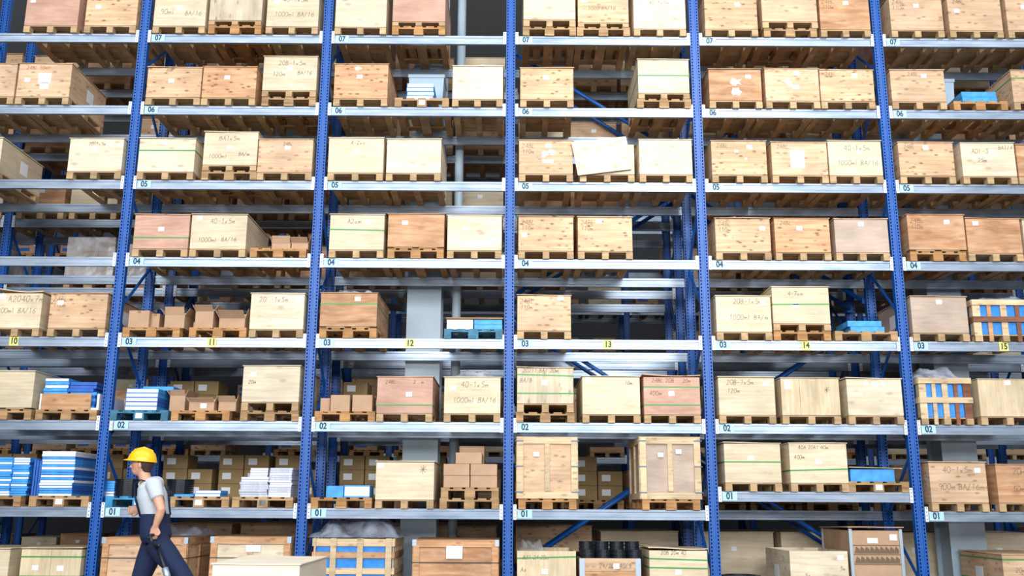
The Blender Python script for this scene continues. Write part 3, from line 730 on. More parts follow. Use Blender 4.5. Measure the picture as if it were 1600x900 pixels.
# black ribbed discs
def disc_mesh(r, h):
    prof = [(r*.45, 0), (r, 0), (r, h*.28), (r*.93, h*.36), (r*.93, h*.62), (r, h*.70), (r, h), (r*.45, h)]
    return MB().lathe(prof, 20, closed=True).mesh('black_disc', 'rubber')
DM = disc_mesh(.105, .05); DM2 = disc_mesh(.19, .022)
def disc(me, loc, label, group):
    o = bpy.data.objects.new('black_disc', me); COL.objects.link(o); o.location = loc; tag(o, label, 'disc', group)
top_names = ['bottom', 'second from the bottom', 'third from the bottom', 'fourth from the bottom', 'fifth from the bottom', 'sixth from the bottom', 'seventh from the bottom', 'eighth from the bottom', 'ninth from the bottom', 'tenth from the bottom']
for row, yy in enumerate((.17, .42)):
    for i in range(4):
        for k in range(4 + (2 if row else 0)):
            disc(DM, (ax + .12 + i * .215, FY + yy, ah - .10 + k * .0515), 'black ribbed disc, %s in %s stack of the %s row' % (top_names[k], ['leftmost', 'second', 'third', 'rightmost'][i], 'front' if row == 0 else 'back'), 'black discs in the collar crate')
for i in range(4):
    for k in range(3):
        disc(DM, (ax + .06 + i * .23, FY + .70, ah - .10 + (k + 4) * .0515 - .206), 'black ribbed disc, %s in %s stack of the rearmost row' % (top_names[k], ['leftmost', 'second', 'third', 'rightmost'][i]), 'black discs in the collar crate')
def disc_stack(px, py, n, where, Y=.25):
    p = at(px, py, Y)
    for k in range(n): disc(DM2, (p.x, Y, zl(1) + .144 + k * .027), 'thin black disc, %s of stack %s' % (top_names[k], where.replace('the worker on level 01', 'the worker')), 'black discs on level 01 of bay 11')
disc_stack(200, 770, 9, 'left of the worker on level 01')
disc_stack(281, 770, 9, 'right of the worker on level 01')
for k in range(2):
    o = MB().lathe([(.21, 0), (.27, 0), (.29, .02), (.27, .04), (.21, .04)], 26, closed=True).build('coiled_hose', 'rubber', loc=(at(1160, 895, .1).x, .22, .33 + k * .042))
    tag(o, '%s black coiled hose on the carton, floor under left of bay 14' % ['lower', 'upper'][k], 'hose')
cb_x = at(1160, 895, .1).x
def carton(x, y, z, w, d, h, label, group=None, mat='card', rz=0, open_=False, tape=True, rnd=random):
    t = empty('cardboard_box', (x, y, z), rz)
    q = .005
    if open_:
        b = MB(); b.box(0, w, 0, q, 0, h); b.box(0, w, d-q, d, 0, h); b.box(0, q, q, d-q, 0, h); b.box(w-q, w, q, d-q, 0, h); b.box(q, w-q, q, d-q, 0, q)
        b.build('box_body', mat, t)
        fl = min(w, d) * .42
        for (ox, oy, ang, axis, ln) in ((0, 0, -1, 'X', w), (0, d, 1, 'X', w), (0, 0, 1, 'Y', d), (w, 0, -1, 'Y', d)):
            a_ = radians(rnd.uniform(15, 55)) * (1 if ang < 0 else -1)
            if axis == 'X':
                T = Matrix.Translation((ox, oy, h)) @ Matrix.Rotation(a_, 4, 'X'); MB().box(.004, ln - .004, -q/2, q/2, 0, fl, T=T).build('flap', mat, t)
            else:
                T = Matrix.Translation((ox, oy, h)) @ Matrix.Rotation(-a_ if ang > 0 else a_, 4, 'Y')
                T = Matrix.Translation((ox, oy, h)) @ Matrix.Rotation(radians(rnd.uniform(12, 40)) * (-1 if ox == 0 else 1), 4, 'Y')
                MB().box(-q/2, q/2, .004, ln - .004, 0, fl, T=T).build('flap', mat, t)
    else:
        MB().box(0, w, 0, d, 0, h, c=.004).build('box_body', mat, t)
        if tape: MB().box(w/2 - .025, w/2 + .025, -.001, d + .001, h - .04, h + .001).build('packing_tape', 'cardd', t)
    return tag(t, label, 'cardboard box', group)
carton(cb_x - .3, FY, 0, .62, .6, .33, 'low dark carton under the coiled black hose, floor under bay 14', mat='cardd')

# tall cardboard box with metal corner posts (floor, bay 14)
a, c = at(1330, 870, FY), at(1411, 870, FY); w_ = c.x - a.x; h_ = at(1370, 829, FY).z
t = empty('tall_cardboard_box', (a.x, FY, 0)); crate_base(t, w_, 1.2, .1)
MB().box(.01, w_-.01, .01, 1.19, .1, h_, c=.005).build('box_body', 'card', t)
for x in (-.012, w_-.03):
    for y in (-.006, 1.17): MB().box(x, x+.042, y, y+.03, .02, h_+.02).build('corner_post', 'steel', t)
wobble_lid(w_, 1.2, h_, random.Random(5), over=.03, warp=.05).build('lid', 'card', t)
b = MB()
for r in range(2):
    for i in range(9):
        x = .05 + i * (w_-.1)/9; z = h_ - .30 - r*.13
        b.add([(x, 0.004, z), (x+.07, .004, z), (x+.075, .004, z+.05), (x+.03, .004, z+.09)], [(0, 1, 2, 3)])
    b.box(.03, w_-.03, .0035, .0045, h_-.32-r*.13, h_-.31-r*.13)
b.box(.03, w_-.03, .0035, .0045, h_-.20, h_-.19)
b.build('printed_band', 'ink', t)
MB().box(.24, .38, .005, .009, h_-.17, h_-.10).build('paper_label', 'paper', t); MB().box(w_-.16, w_-.06, .005, .009, h_-.13, h_-.05).build('paper_label', 'paper', t)
MB().box(w_/2-.04, w_/2+.04, .005, .009, .1, h_-.62).build('packing_tape', 'tan', t)
tag(t, 'tall brown cardboard box with grey steel corner posts, floor under bay 14', 'cardboard box')

# tilted loose board leaning on the open crate (bay 13, level 05)
q = [at(903, 274, -.10), at(988, 264, -.10), at(978, 213, -.10), at(893, 222, -.10)]
b = MB(); b.add([v for v in q] + [v + Vector((0, .012, 0)) for v in q], [(0, 1, 2, 3), (7, 6, 5, 4), (0, 4, 5, 1), (1, 5, 6, 2), (2, 6, 7, 3), (3, 7, 4, 0)])
o = b.build('loose_board', 'pale')
p = at(943, 235, -.103); MB().box(p.x-.045, p.x+.045, -.104, -.1005, p.z-.034, p.z+.034).build('paper_label', 'paper', o)
tag(o, 'loose tilted pale plywood board leaning across the middle crate, level 05 of bay 13', 'board')

# ------------------------------------------------------------------ plastic film heaps
def film_heap(x0, x1, y0, y1, z, h, label, mat='film', seed=1):
    r = random.Random(seed); nx, ny = 34, 22; b = MB(); ph = [(r.uniform(-9, 9), r.uniform(-7, 7), r.uniform(0, 6.3), r.uniform(.2, 1)) for _ in range(6)]
    vs = []
    for j in range(ny+1):
        for i in range(nx+1):
            u, v = i/nx, j/ny
            e = min(1, 5*min(u, 1-u)) * min(1, 5*min(v, 1-v))
            s = sum(abs(sin(u*a_ + v*b_ + p_)) * w for a_, b_, p_, w in ph) / 3.2
            vs.append((x0 + (x1-x0)*(u + .015*sin(v*17+i)), y0 + (y1-y0)*(v + .02*sin(u*23+j)), z + .004 + h * s * e * (.93 + .14*r.random())))
    W = nx+1
    b.add(vs, [(j*W+i, j*W+i+1, (j+1)*W+i+1, (j+1)*W+i) for j in range(ny) for i in range(nx)])
    o = b.build('plastic_sheet', mat, smooth=True); return tag(o, label, 'plastic sheet')
def on_crate(k): return place[k]
for key, hh, lab, mt in (((12, 6, 'r'), .09, 'crumpled grey plastic sheet on the right crate, level 06 of bay 12', 'filmg'), ((12, 3, 'l'), .13, 'clear plastic sheet on the orange crate, level 03 of bay 12', 'film'),
                     ((12, 2, 'r'), .13, 'clear plastic sheet bulging from the right crate, level 02 of bay 12', 'film')):
    x, w_, z = on_crate(key); film_heap(x + .08, x + w_ - .04, .05, .95, z + .004, hh, lab, mt, seed=hash(key[0]*7+key[1]) % 99)
p0, p1 = at(484, 830, 0), at(622, 830, 0)
film_heap(p0.x - .05, p1.x + .05, -.02, 1.05, at(550, 841, 0).z + .006, .27, 'grey plastic sheet heaped on the slatted crate, floor under bay 12', 'filmg', 5)
p0, p1 = at(1432, 585, 0), at(1505, 585, 0)
film_heap(p0.x, p1.x, .05, .8, at(1460, 590, 0).z, .17, 'clear plastic sheet on the slatted crate, level 02 of bay 15', 'film', 8)
film_heap(at(1530, 462, 0).x, at(1615, 462, 0).x, .05, .9, at(1560, 469, 0).z, .12, 'clear plastic sheet on the slatted crate, level 03 of bay 15', 'film', 9)
p0, p1 = at(215, 838, .2), at(320, 838, .2)
film_heap(p0.x, p1.x, .2, 1.0, at(250, 838, 0).z + .0, .14, 'grey plastic sheet on the wide framed crate behind the worker', 'filmg', 12)
p0, p1 = at(806, 850, .5), at(860, 850, .5)
film_heap(p0.x + .02, p0.x + .42, .35, 1.15, .70, .14, 'clear plastic sheet at the back of the open crate, floor under bay 13', 'film', 13)

# ------------------------------------------------------------------ pallets with goods
def std_pallet(n, L, px0, mat, sticker=False, pos='', w=.82, Y=0.0):
    zb = zl(L) + (.255 if (n == 14 and L == 1) else 0)
    y_ = {0: 920, 1: 785, 2: 650, 3: 520, 4: 397, 5: 275, 6: 160}[L]
    x = at(px0, y_, Y).x
    nm = {'pallet': 'brown', 'pallet_o': 'orange-brown', 'pgreen': 'dark teal painted', 'pcyan': 'bright blue painted'}[mat]
    pallet(x, zb, Y - .02, w, mat, '%s wooden pallet, %s of bay %d on level %02d' % (nm, pos, n, L), sticker=sticker)
    return x, zb + .144
def goods(px0, px1, py0, Y, zb):
    a_, c_ = at(px0, py0, Y), at(px1, py0, Y); return a_.x, c_.x - a_.x, a_.z - zb
# flat printed boxes
def flat(x, y, z, w, d, h, mats, label, group, rz=0):
    t = empty('flat_box', (x, y, z), rz); MB().box(0, w, 0, d, 0, h, c=min(.003, h*.2)).build('box_body', mats[0], t)
    if mats[1]: MB().box(.01, w*.99, -.0015, -.0003, h*.12, h*.88).build('end_label', mats[1], t)
    return tag(t, label, 'flat box', group)
def stack(px0, px1, ytop, Y, zb, depth, n, cols, name, seed=0, jit=.008, rz=0.0):
    r = random.Random(seed); x, w_, h = goods(px0, px1, ytop, Y, zb); dh = h / n
    for k in range(n):
        body, lab = r.choice(cols)
        o = flat(x + r.uniform(-jit, jit), Y + r.uniform(-jit, jit), zb + k*dh, w_, depth, dh*.97, (body, lab),
             '%s box, layer %d from below in %s' % ({'bluebox': 'blue', 'bluedeep': 'deep blue', 'whitebox': 'white', 'greybook': 'grey-white'}[body], k+1, name.replace('the ', '').replace(' on level', ', level').replace(' of bay', ', bay')), 'boxes in ' + name, rz)
BW = [('bluebox', 'whitebox'), ('bluebox', None), ('bluedeep', 'bluebox'), ('bluebox', 'bluebox'), ('bluedeep', 'whitebox')]
BL = [('bluebox', None), ('bluebox', 'whitebox'), ('bluebox', 'bluebox')]
# L6 bay 12 / 15
x, z = std_pallet(12, 6, 617, 'pallet', True, 'middle')
stack(636, 678, 130, .06, z, .5, 4, [('bluebox', 'whitebox'), ('bluebox', 'whitebox'), ('bluebox', None)], 'the blue-white pile on level 06 of bay 12', 2)
def bin_(px0, px1, ytop, Y, zb, lab, d=.5):
    x, w_, h = goods(px0, px1, ytop, Y, zb); t = empty('plastic_bin', (x, Y, zb))
    b = MB(); vs = []
    for z_, i_ in ((0, .03), (h, 0)): vs += [(i_, i_, z_), (w_-i_, i_, z_), (w_-i_, d-i_, z_), (i_, d-i_, z_)]
    b.add(vs, [(0,3,2,1),(4,5,6,7),(0,1,5,4),(1,2,6,5),(2,3,7,6),(3,0,4,7)]); b.build('bin_body', 'bin', t)
    MB().box(-.012, w_+.012, -.012, d+.012, h-.05, h+.008, c=.004).build('bin_rim', 'bin', t); return tag(t, lab, 'plastic bin')
bin_(639, 694, 117, .60, z, 'grey-blue plastic bin behind blue-white boxes, level 06 of bay 12')
x, z = std_pallet(15, 6, 1489, 'pallet_o', False, 'middle')
stack(1502, 1556, 143, .05, z, .5, 2, BL, 'the low blue pile on level 06 of bay 15', 3)
bin_(1462, 1490, 124, .62, z, 'grey plastic bin between crate and blue bags, level 06 of bay 15')
# L4 bay 11
x, z = std_pallet(11, 4, 391, 'pallet_o', False, 'right')
g = 'open cartons on level 04 of bay 11'
r_ = random.Random(4)
x0_, w0, h0 = goods(425, 454, 378, .05, z); carton(x0_, .05, z, w0, .4, .09, 'low open carton, left of two on level 04 of bay 11', g, open_=True, rnd=r_)
x0_, w0, h0 = goods(456, 482, 376, .05, z); carton(x0_, .05, z, w0, .4, .10, 'low open carton with white label, right of two on level 04 of bay 11', g, open_=True, rnd=r_)
# L3 bay 11
x, z = std_pallet(11, 3, 192, 'pallet_o', False, 'left'); x, z = std_pallet(11, 3, 296, 'pallet_o', False, 'middle')
for (a_, b_, y_, yy, d_, op, lab) in ((202, 234, 485, .05, .35, False, 'plain brown carton with folded front, leftmost on level 03 of bay 11'), (236, 250, 490, .15, .4, False, 'narrow brown carton, second from the left on level 03 of bay 11'),
        (258, 289, 492, .05, .4, True, 'open brown carton with raised flaps at the centre of level 03, bay 11'), (306, 334, 486, .05, .35, True, 'tall open brown carton on middle pallet, level 03 of bay 11'), (343, 383, 497, .05, .35, True, 'wide open brown carton with upright flaps, level 03 of bay 11')):
    x0_, w0, h0 = goods(a_, b_, y_, yy, z); carton(x0_, yy, z, w0, d_, h0, lab, 'cartons on level 03 of bay 11', open_=op, rnd=r_)
# L3 bay 12
x, z = std_pallet(12, 3, 694, 'pgreen', False, 'right', w=.84)
stack(698, 739, 499, .03, z, .6, 2, [('whitebox', None)], 'the left flat pile on level 03 of bay 12', 5, .003)
stack(741, 785, 499, .03, z, .6, 2, [('bluebox', None), ('whitebox', None)], 'the right flat pile on level 03 of bay 12', 6, .003)
p0 = at(697, 498, .0); p1 = at(786, 498, 0)
tag(MB().box(p0.x, p1.x, .0, .65, p0.z+.004, p0.z + .02).build('cover_board', 'pallet_o'), 'thin brown board lying on the flat white and blue boxes, bay 12', 'board')
# L3 bay 14
x, z = std_pallet(14, 3, 1304, 'pallet', False, 'right', w=.9)
stack(1326, 1379, 501, .1, z, .5, 2, [('bluebox', 'bluebox')], 'the blue wrapped pile on level 03 of bay 14', 7, .02)
# L2 bay 10
x, z = std_pallet(10, 2, 56, 'pallet', False, 'right', w=.86)
x0_, w0, h0 = goods(69, 144, 615, .0, z)
t = empty('board_crate', (x0_ - .05, -.02, z)); MB().box(.03, w0+.05, 0, .016, 0, h0).build('front_board', 'frame', t)
MB().box(0, w0 + .16, .02, .9, 0, .03).build('bottom', 'whitebox', t)
for x_ in (0, w0+.13): MB().box(x_, x_ + .03, .017, .9, .03, h0).build('side_board', 'whitebox', t)
tag(t, 'low crate with orange front board holding blue packs, level 02 of bay 10', 'crate')
stack(71, 108, 591, .06, z + .03, .55, 9, BW, 'the left blue-white pile on level 02 of bay 10', 8, .012)
stack(109, 150, 597, .10, z + .03, .55, 8, [('bluedeep', None), ('bluebox', None)], 'the right deep blue pile on level 02 of bay 10', 9, .03)
# L2 bay 11
x, z = std_pallet(11, 2, 172, 'pgreen', True, 'left')
stack(198, 248, 607, .04, z, .8, 5, [('bluedeep', 'whitebox'), ('bluedeep', 'whitebox'), ('bluebox', 'whitebox')], 'the white-fronted pile on level 02 of bay 11', 10, .004)
x0_, w0, h0 = goods(224, 272, 600, .3, z)
flat(x0_, .3, z + (at(198, 607, .04).z - z) + .003, w0, .45, .06, ('bluebox', None), 'light blue film-wrapped box topping the white-fronted pile, level 02 of bay 11', None)
x, z = std_pallet(11, 2, 268, 'pallet_o', False, 'middle')
for (a_, b_, y_, yy, d_, op, lab) in ((266, 290, 618, .25, .5, True, 'tall open brown carton, leftmost of three on level 02 of bay 11'), (296, 335, 628, .02, .2, True, 'low brown carton with white label, middle of three on level 02 of bay 11'), (342, 369, 628, .05, .35, True, 'open brown carton with raised flaps, rightmost of three on level 02 of bay 11')):
    x0_, w0, h0 = goods(a_, b_, y_, yy, z); o = carton(x0_, yy, z, w0, d_, h0, lab, 'cartons on level 02 of bay 11', open_=op, rnd=r_)
    if y_ == 628 and a_ == 296: MB().box(w0*.45, w0*.7, -.002, -.0005, h0*.3, h0*.85).build('paper_label', 'paper', o)
# L2 bay 12
x, z = std_pallet(12, 2, 492, 'pallet_o', False, 'left', w=.85)
for (a_, b_, y_, yy, lab) in ((501, 516, 622, .12, 'darker brown carton, leftmost of three on level 02 of bay 12'), (517, 547, 617, .03, 'plain brown carton, middle of three on level 02 of bay 12'), (551, 582, 617, .03, 'plain brown carton, rightmost of three on level 02 of bay 12')):
    x0_, w0, h0 = goods(a_, b_, y_, yy, z); carton(x0_, yy, z, w0, .4, h0, lab, 'cartons on level 02 of bay 12', tape=False)
# L1 bay 10
x, z = std_pallet(10, 1, -60, 'pallet', False, 'middle'); x, z = std_pallet(10, 1, 46, 'pallet', True, 'right')
stack(-42, 21, 714, .03, z, .7, 16, BL, 'the leftmost blue pile on level 01 of bay 10', 11, .01)
stack(22, 48, 715, .05, z, .6, 16, BW, 'the second blue pile on level 01 of bay 10', 12, .01)
for i in range(5):
    p = at(51 + i * 4.2, 745, .04); o = flat(p.x, .04, z, .028, .6, .50 - .01*i, ('bluedeep', 'bluedeep'), 'upright thin blue panel, %s of five on level 01 of bay 10' % ['leftmost', 'second', 'third', 'fourth', 'rightmost'][i], 'upright blue panels on level 01 of bay 10')
stack(67, 119, 705, .03, z, .95, 17, [('bluedeep', 'whitebox'), ('bluedeep', 'bluebox'), ('bluebox', 'whitebox'), ('bluebox', 'bluebox'), ('whitebox', None)], 'the tall white-fronted pile on level 01 of bay 10', 13, .006)
# L1 bay 11
x, z = std_pallet(11, 1, 165, 'pcyan', True, 'left', w=.9)
stack(160, 181, 751, .15, z, .6, 6, BW, 'the small blue pile on level 01 of bay 11', 14, .006)
x, z = std_pallet(11, 1, 263, 'pallet', True, 'middle', w=.84)
stack(305, 345, 766, .02, z, .35, 2, [('bluebox', 'whitebox')], 'the low white-blue pile on level 01 of bay 11', 15, .004)
stack(272, 303, 772, .02, z, .35, 1, [('bluebox', None)], 'the low blue pile on level 01 of bay 11', 16, .004)
x, z = std_pallet(11, 1, 363, 'pallet', True, 'right', w=.84)
stack(376, 419, 745, .02, z, .4, 8, [('greybook', 'whitebox'), ('greybook', None)], 'the lower grey-white pile on level 01 of bay 11', 17, .012)
stack(422, 457, 731, .06, z, .55, 12, [('greybook', 'whitebox'), ('greybook', None)], 'the tall right grey-white pile on level 01 of bay 11', 18, .008)
stack(391, 419, 731, .43, z, .4, 12, [('greybook', 'whitebox')], 'the tall left grey-white pile on level 01 of bay 11', 19, .006)
# L1 bay 12
x, z = std_pallet(12, 1, 486, 'pallet_o', False, 'left', w=.84)
x0_, w0, h0 = goods(510, 537, 759, .05, z); flat(x0_, .05, z, w0, .4, h0, ('bluebox', None), 'bright blue box with rounded bundle, left on level 01 of bay 12', None)
x0_, w0, h0 = goods(538, 578, 758, .03, z); flat(x0_, .03, z, w0, .4, h0, ('bluebox', 'whitebox'), 'white-fronted blue box beside the bright blue one, level 01 of bay 12', None)
x, z = std_pallet(12, 1, 687, 'pallet', False, 'right', w=.82)
pallet(at(689, 770, 0).x, z, -.01, .8, 'pallet', 'upper wooden pallet under brown cartons, right of bay 12 on level 01')
z += .144
for (a_, b_, y_, zz, hh, nm) in ((693, 734, 744, 0, .16, 'lower left'), (735, 777, 744, 0, .16, 'lower right'), (693, 734, 726, .163, .16, 'upper left'), (735, 777, 726, .163, .16, 'upper right'), (712, 753, 707, .326, .155, 'topmost front')):
    x0_, w0, h0 = goods(a_, b_, y_, .03, z); carton(x0_ + .002, .03, z + zz, w0 - .004, .5, hh, '%s brown carton of the stack on level 01 of bay 12' % nm, 'stacked brown cartons on level 01 of bay 12', tape=False)
x0_, w0, h0 = goods(718, 757, 697, .55, z); carton(x0_, .55, z, w0, .5, h0, 'taller brown carton behind the carton stack, level 01 of bay 12', tape=False)
# L1 bay 14
x, z = std_pallet(14, 1, 1327, 'pallet', False, 'right', w=.84)
x0_, w0, h0 = goods(1328, 1397, 733, .03, z); flat(x0_, .03, z, w0, .6, h0, ('bluebox', 'bluebox'), 'wide blue box under a thin board, right slot on level 01 of bay 14', None)
T = Matrix.Translation((x0_ - .02, .0, z + h0 + .008)) @ Matrix.Rotation(radians(1.2), 4, 'Y')
tag(MB().box(0, w0 + .12, 0, .65, 0.014, .024, T=T).build('cover_board', 'tan'), 'thin pale board lying on the wide blue box, bay 14', 'board')

# ------------------------------------------------------------------ second rack: stored crates (copies of a few kinds)
def proto(w, d, h, mat, base=.12, two=False):
    t = empty('plywood_crate'); crate_base(t, w, d, base, 'skid')
    MB().box(0, w, 0, d, base, h, c=.004).build('crate_body', mat, t)
    wobble_lid(w, d, h, random.Random(int(w*1000)), warp=.01).build('lid', mat, t)
    MB().box(w*.45, w*.45 + .085, -.003, -.001, h*.7, h*.7 + .065).build('paper_label', 'paper', t); return t
PR = [(proto(.80, 1.2, .62, 'cream'), 'cream'), (proto(.81, 1.2, .64, 'knotty'), 'knotty'), (proto(.79, 1.2, .60, 'tan'), 'tan'), (proto(.80, 1.2, .66, 'orange'), 'orange'), (proto(.8, 1.2, .58, 'pale'), 'pale')]
rr = random.Random(21)
slotn = ['left', 'middle', 'right']
blue_used = 0
wr = None
def wrapped(x, y, z, w, d, h, label, seed=0):
    t = empty('wrapped_load', (x, y, z)); r = random.Random(seed)
    b = MB(); nx, nz = 3, 3
    for i in range(nx):
        for k in range(nz):
            b.box(i*w/nx + .002, (i+1)*w/nx - .002, .01, d-.01, k*h/nz + .002, (k+1)*h/nz - .002, c=.004)
    b.build('stacked_cartons', 'cardd', t)
    b = MB(); vs = []; N_ = 36; K = 9
    for k in range(K+1):
        for i in range(N_):
            u = i/N_*4; s = int(u); f = u - s
            px, py = [(f*w, 0), (w, f*d), (w-f*w, d), (0, d-f*d)][s]
            nx_, ny_ = [(0,-1),(1,0),(0,1),(-1,0)][s]; e = .008 + .012*r.random()
            vs.append((px + nx_*e, py + ny_*e, k*h/K))
    b.add(vs, [(k*N_+i, k*N_+(i+1) % N_, (k+1)*N_+(i+1) % N_, (k+1)*N_+i) for k in range(K) for i in range(N_)])
    b.build('stretch_film', 'film', t); return tag(t, label, 'wrapped load')
BP = [(proto(1.2, 1.2, 1.02, 'tan'), 'tan'), (proto(1.22, 1.2, .94, 'cream'), 'cream')]
def labelled():
    t = empty('cardboard_box'); MB().box(0, .39, 0, .5, 0, .225, c=.004).build('box_body', 'oldcard', t)
    MB().box(.06, .2, -.002, -.0005, .07, .17).build('paper_label', 'paper', t); return t
LC = labelled()
def carton_pile(n, L, s, x):
    pallet(x, zl(L), Y2 + .02, .82, 'pallet', 'wooden pallet under labelled cartons, %s slot on second rack level %02d behind bay %d' % (slotn[s], L, n), 'pallets of the second rack')
    H = rr.choice((2, 3, 3))
    for i in range(2):
        for k in range(H - (1 if i and rr.random() < .4 else 0)):
            proto_copy(LC, (x + .01 + i*.405, Y2 + .04, zl(L) + .144 + k*.228), 0, '%s carton, %s row, %s slot on second rack level %02d behind bay %d' % (['left', 'right'][i], ['bottom', 'middle', 'top'][k], slotn[s], L, n), 'cardboard box', 'labelled cartons of the second rack')
for n in range(9, 17):
    for L in range(0, 8):
        for s in range(3):
            if L == 0:
                if s < 2 and rr.random() < .85:
                    pr, nm = rr.choice(BP); proto_copy(pr, (bx0(n) + .12 + s*1.34, Y2 - .02, 0), 0, 'large %s crate, %s half of the floor under the second rack behind bay %d' % (MN[nm], ['left', 'right'][s], n), 'crate', 'large crates under the second rack')
                continue
            if (L == 1 and n in (10, 11, 12, 13, 14) and not (n == 13 and s == 2)) or (L == 2 and (n, s) in ((11, 0), (11, 1), (12, 0), (14, 1))):
                if rr.random() < .85: carton_pile(n, L, s, bx0(n) + .12 + s * .90); continue
            x = bx0(n) + .12 + s * .90 + rr.uniform(0, .03)
            if n == 10 and L == 4 and s > 0 or (n == 9 and L == 4 and s == 2):
                pallet(x, zl(L), Y2 + .02, .82, 'pallet', 'wooden pallet under film-wrapped cartons, %s slot of level 04 behind bay %d' % (slotn[s], n))
                wrapped(x, Y2 + .03, zl(L) + .144, .79, 1.15, .62 + .12*(s == 1), 'brown cartons in stretch film, %s slot in the second rack behind bay %d' % (slotn[s], n), n*3+s); continue
            prob = {0: .85, 1: .6, 2: .55, 3: .30, 4: .8, 5: .9, 6: .9, 7: .9}[L]
            if n == 13 and L in (1, 3, 4) : prob = .35
            if rr.random() > prob and not (n == 12 and s == 2 and L > 3): continue
            if rr.random() < .16 and L > 1:
                pallet(x, zl(L), Y2 + .02, .82, rr.choice(['pallet', 'pallet_o']), 'empty wooden pallet, %s slot on second rack level %02d behind bay %d' % (slotn[s], L, n), 'pallets of the second rack'); continue
            pr, nm = rr.choice(PR)
            proto_copy(pr, (x, Y2 - .04, zl(L)), rr.uniform(-.006, .006), '%s crate, %s slot on second rack level %02d behind bay %d' % (MN[nm], slotn[s], L, n), 'crate', 'crates of the second rack')

# ------------------------------------------------------------------ far rack across the rear aisle
Y3 = 9.3
for k in range(-3, 9):
    if k in (-1,) : pass
    frame((k - 3) * P + .0, Y3, D1, 'blue upright frame number %d from the left, far rack across the rear aisle' % (k + 4), 'far rack upright frames')
def small_label(o, ch, mat, x):
    p_ = MB().box(x - .04, x + .04, -.0035, -.0005, -.11, -.03).build('letter_label', 'tape', o); text_obj(ch, .075, 'paper', p_, (x, -.0045, -.07)); return p_
for n in range(7, 19):
    for L in range(1, 8):
        lv = L
        o = beam(n, zl(L), Y3, 'grey beam with cyan label, far rack level %02d, section %d from the left' % (L, n - 6), 'far rack near beams', L, plate=PLC)
        if L == 2 and n in (12, 14): small_label(o, 'C', 'tape', -.5)
        beam(n, zl(L), Y3 + 1.10, 'plain rear beam of the far rack on level %02d, section %d from the left' % (L, n - 6), 'far rack rear beams', conn=False)
def marked_carton():
    t = empty('cardboard_box'); MB().box(0, .55, 0, .5, 0, .34, c=.004).build('box_body', 'card', t)
    MB().box(.05, .30, -.002, -.0005, .06, .14).build('blue_mark', 'bluedeep', t); MB().box(.05, .30, -.002, -.0005, .20, .28).build('blue_mark', 'bluedeep', t)
    MB().box(.38, .50, -.002, -.0005, .2, .29).build('paper_label', 'paper', t); return t
MC = marked_carton()
for n in range(8, 18):
    for L in range(0, 7):
        for s in range(3):
            if rr.random() > (.94 if L in (0, 1, 2, 3) else .7): continue
            x = bx0(n) + .13 + s * .89
            loc = '%s slot on level %02d, far rack section %d' % (slotn[s], L, n - 6)
            if rr.random() < .5:
                pr, nm = rr.choice(PR); proto_copy(pr, (x, Y3 - .03, zl(L)), 0, '%s crate, %s' % (MN[nm], loc), 'crate', 'crates of the far rack')
            else:
                pallet(x, zl(L), Y3, .82, 'pallet_o', 'wooden pallet under marked carton, ' + loc, 'pallets of the far rack')
                proto_copy(MC, (x + .1, Y3 + .02, zl(L) + .144), 0, 'brown carton with blue marks, ' + loc, 'cardboard box', 'cartons of the far rack')

# ------------------------------------------------------------------ worker pulling a pallet truck
PY_ = -4.0
def pp(x, y, dy=0.0): return at(x, y, PY_ + dy)
def remesh(o, v, it=3):
    m = o.modifiers.new('remesh', 'REMESH'); m.mode = 'VOXEL'; m.voxel_size = v; m.use_smooth_shade = True
    s = o.modifiers.new('smooth', 'SMOOTH'); s.iterations = it; s.factor = .5
    return o
hip = pp(245, 845); fl = Vector((-1, 0, 0))
per = empty('person', (hip.x, PY_, 0))
inv = Vector((hip.x, PY_, 0))
def lp(x, y, dy=0.0): return pp(x, y, dy) - inv
# skeleton
neckb = lp(230, 752); headc = lp(221, 726); chest = lp(238, 776); waist = lp(243, 806); pelv = lp(244, 838)
shN = lp(240, 757, -.17); elN = lp(252, 797, -.24); wrN = lp(243, 822, -.22); haN = lp(241, 831, -.215)
shF = lp(232, 758, .16); elF = lp(236, 793, .24); wrF = lp(219, 797, .22); haF = lp(211, 797, .20)
hpN = lp(243, 846, -.09); hpF = lp(242, 846, .09)
# near leg forward (left), far leg back: knees and ankles continue below the frame
knF = lp(219, 906, .09); anF = Vector((knF.x - .10, .10, .10)); knN = lp(281, 893, -.10); anN = Vector((knN.x + .30, -.11, .20))
def leg_pts(h_, k_, a_): return [h_, (h_ + k_) / 2 + Vector((0, 0, .0)), k_, (k_*2 + a_) / 3 + Vector((.015, 0, 0)), a_]
body = MB()
body.tube([pelv, waist, chest, (chest + neckb)/2 + Vector((0, 0, .03)), neckb], [(.15, .105), (.14, .10), (.165, .115), (.15, .095), (.06, .06)], 18)
body.tube([neckb - Vector((0, 0, .03)), neckb + Vector((-.03, 0, .05)), headc + Vector((.015, 0, -.06))], [.062, .056, .055], 14)
body.ball(headc + Vector((.005, 0, .0)), (.092, .074, .105), 20, 14); body.ball(headc + Vector((-.028, 0, -.055)), (.058, .052, .052), 16, 10)  # jaw
body.tube([headc + Vector((-.080, 0, .018)), headc + Vector((-.106, 0, -.022)), headc + Vector((-.082, 0, -.032))], [.008, .014, .010], 8)      # nose
body.tube([headc + Vector((-.078, -.018, -.058)), headc + Vector((-.090, 0, -.056)), headc + Vector((-.078, .018, -.058))], [.006, .009, .006], 8)  # lips
for s in (-1, 1):
    body.ball(headc + Vector((.012, .076*s, -.008)), (.018, .012, .030), 10, 8)
    body.tube([headc + Vector((-.078, .018*s, .034)), headc + Vector((-.066, .046*s, .034))], .010, 8)
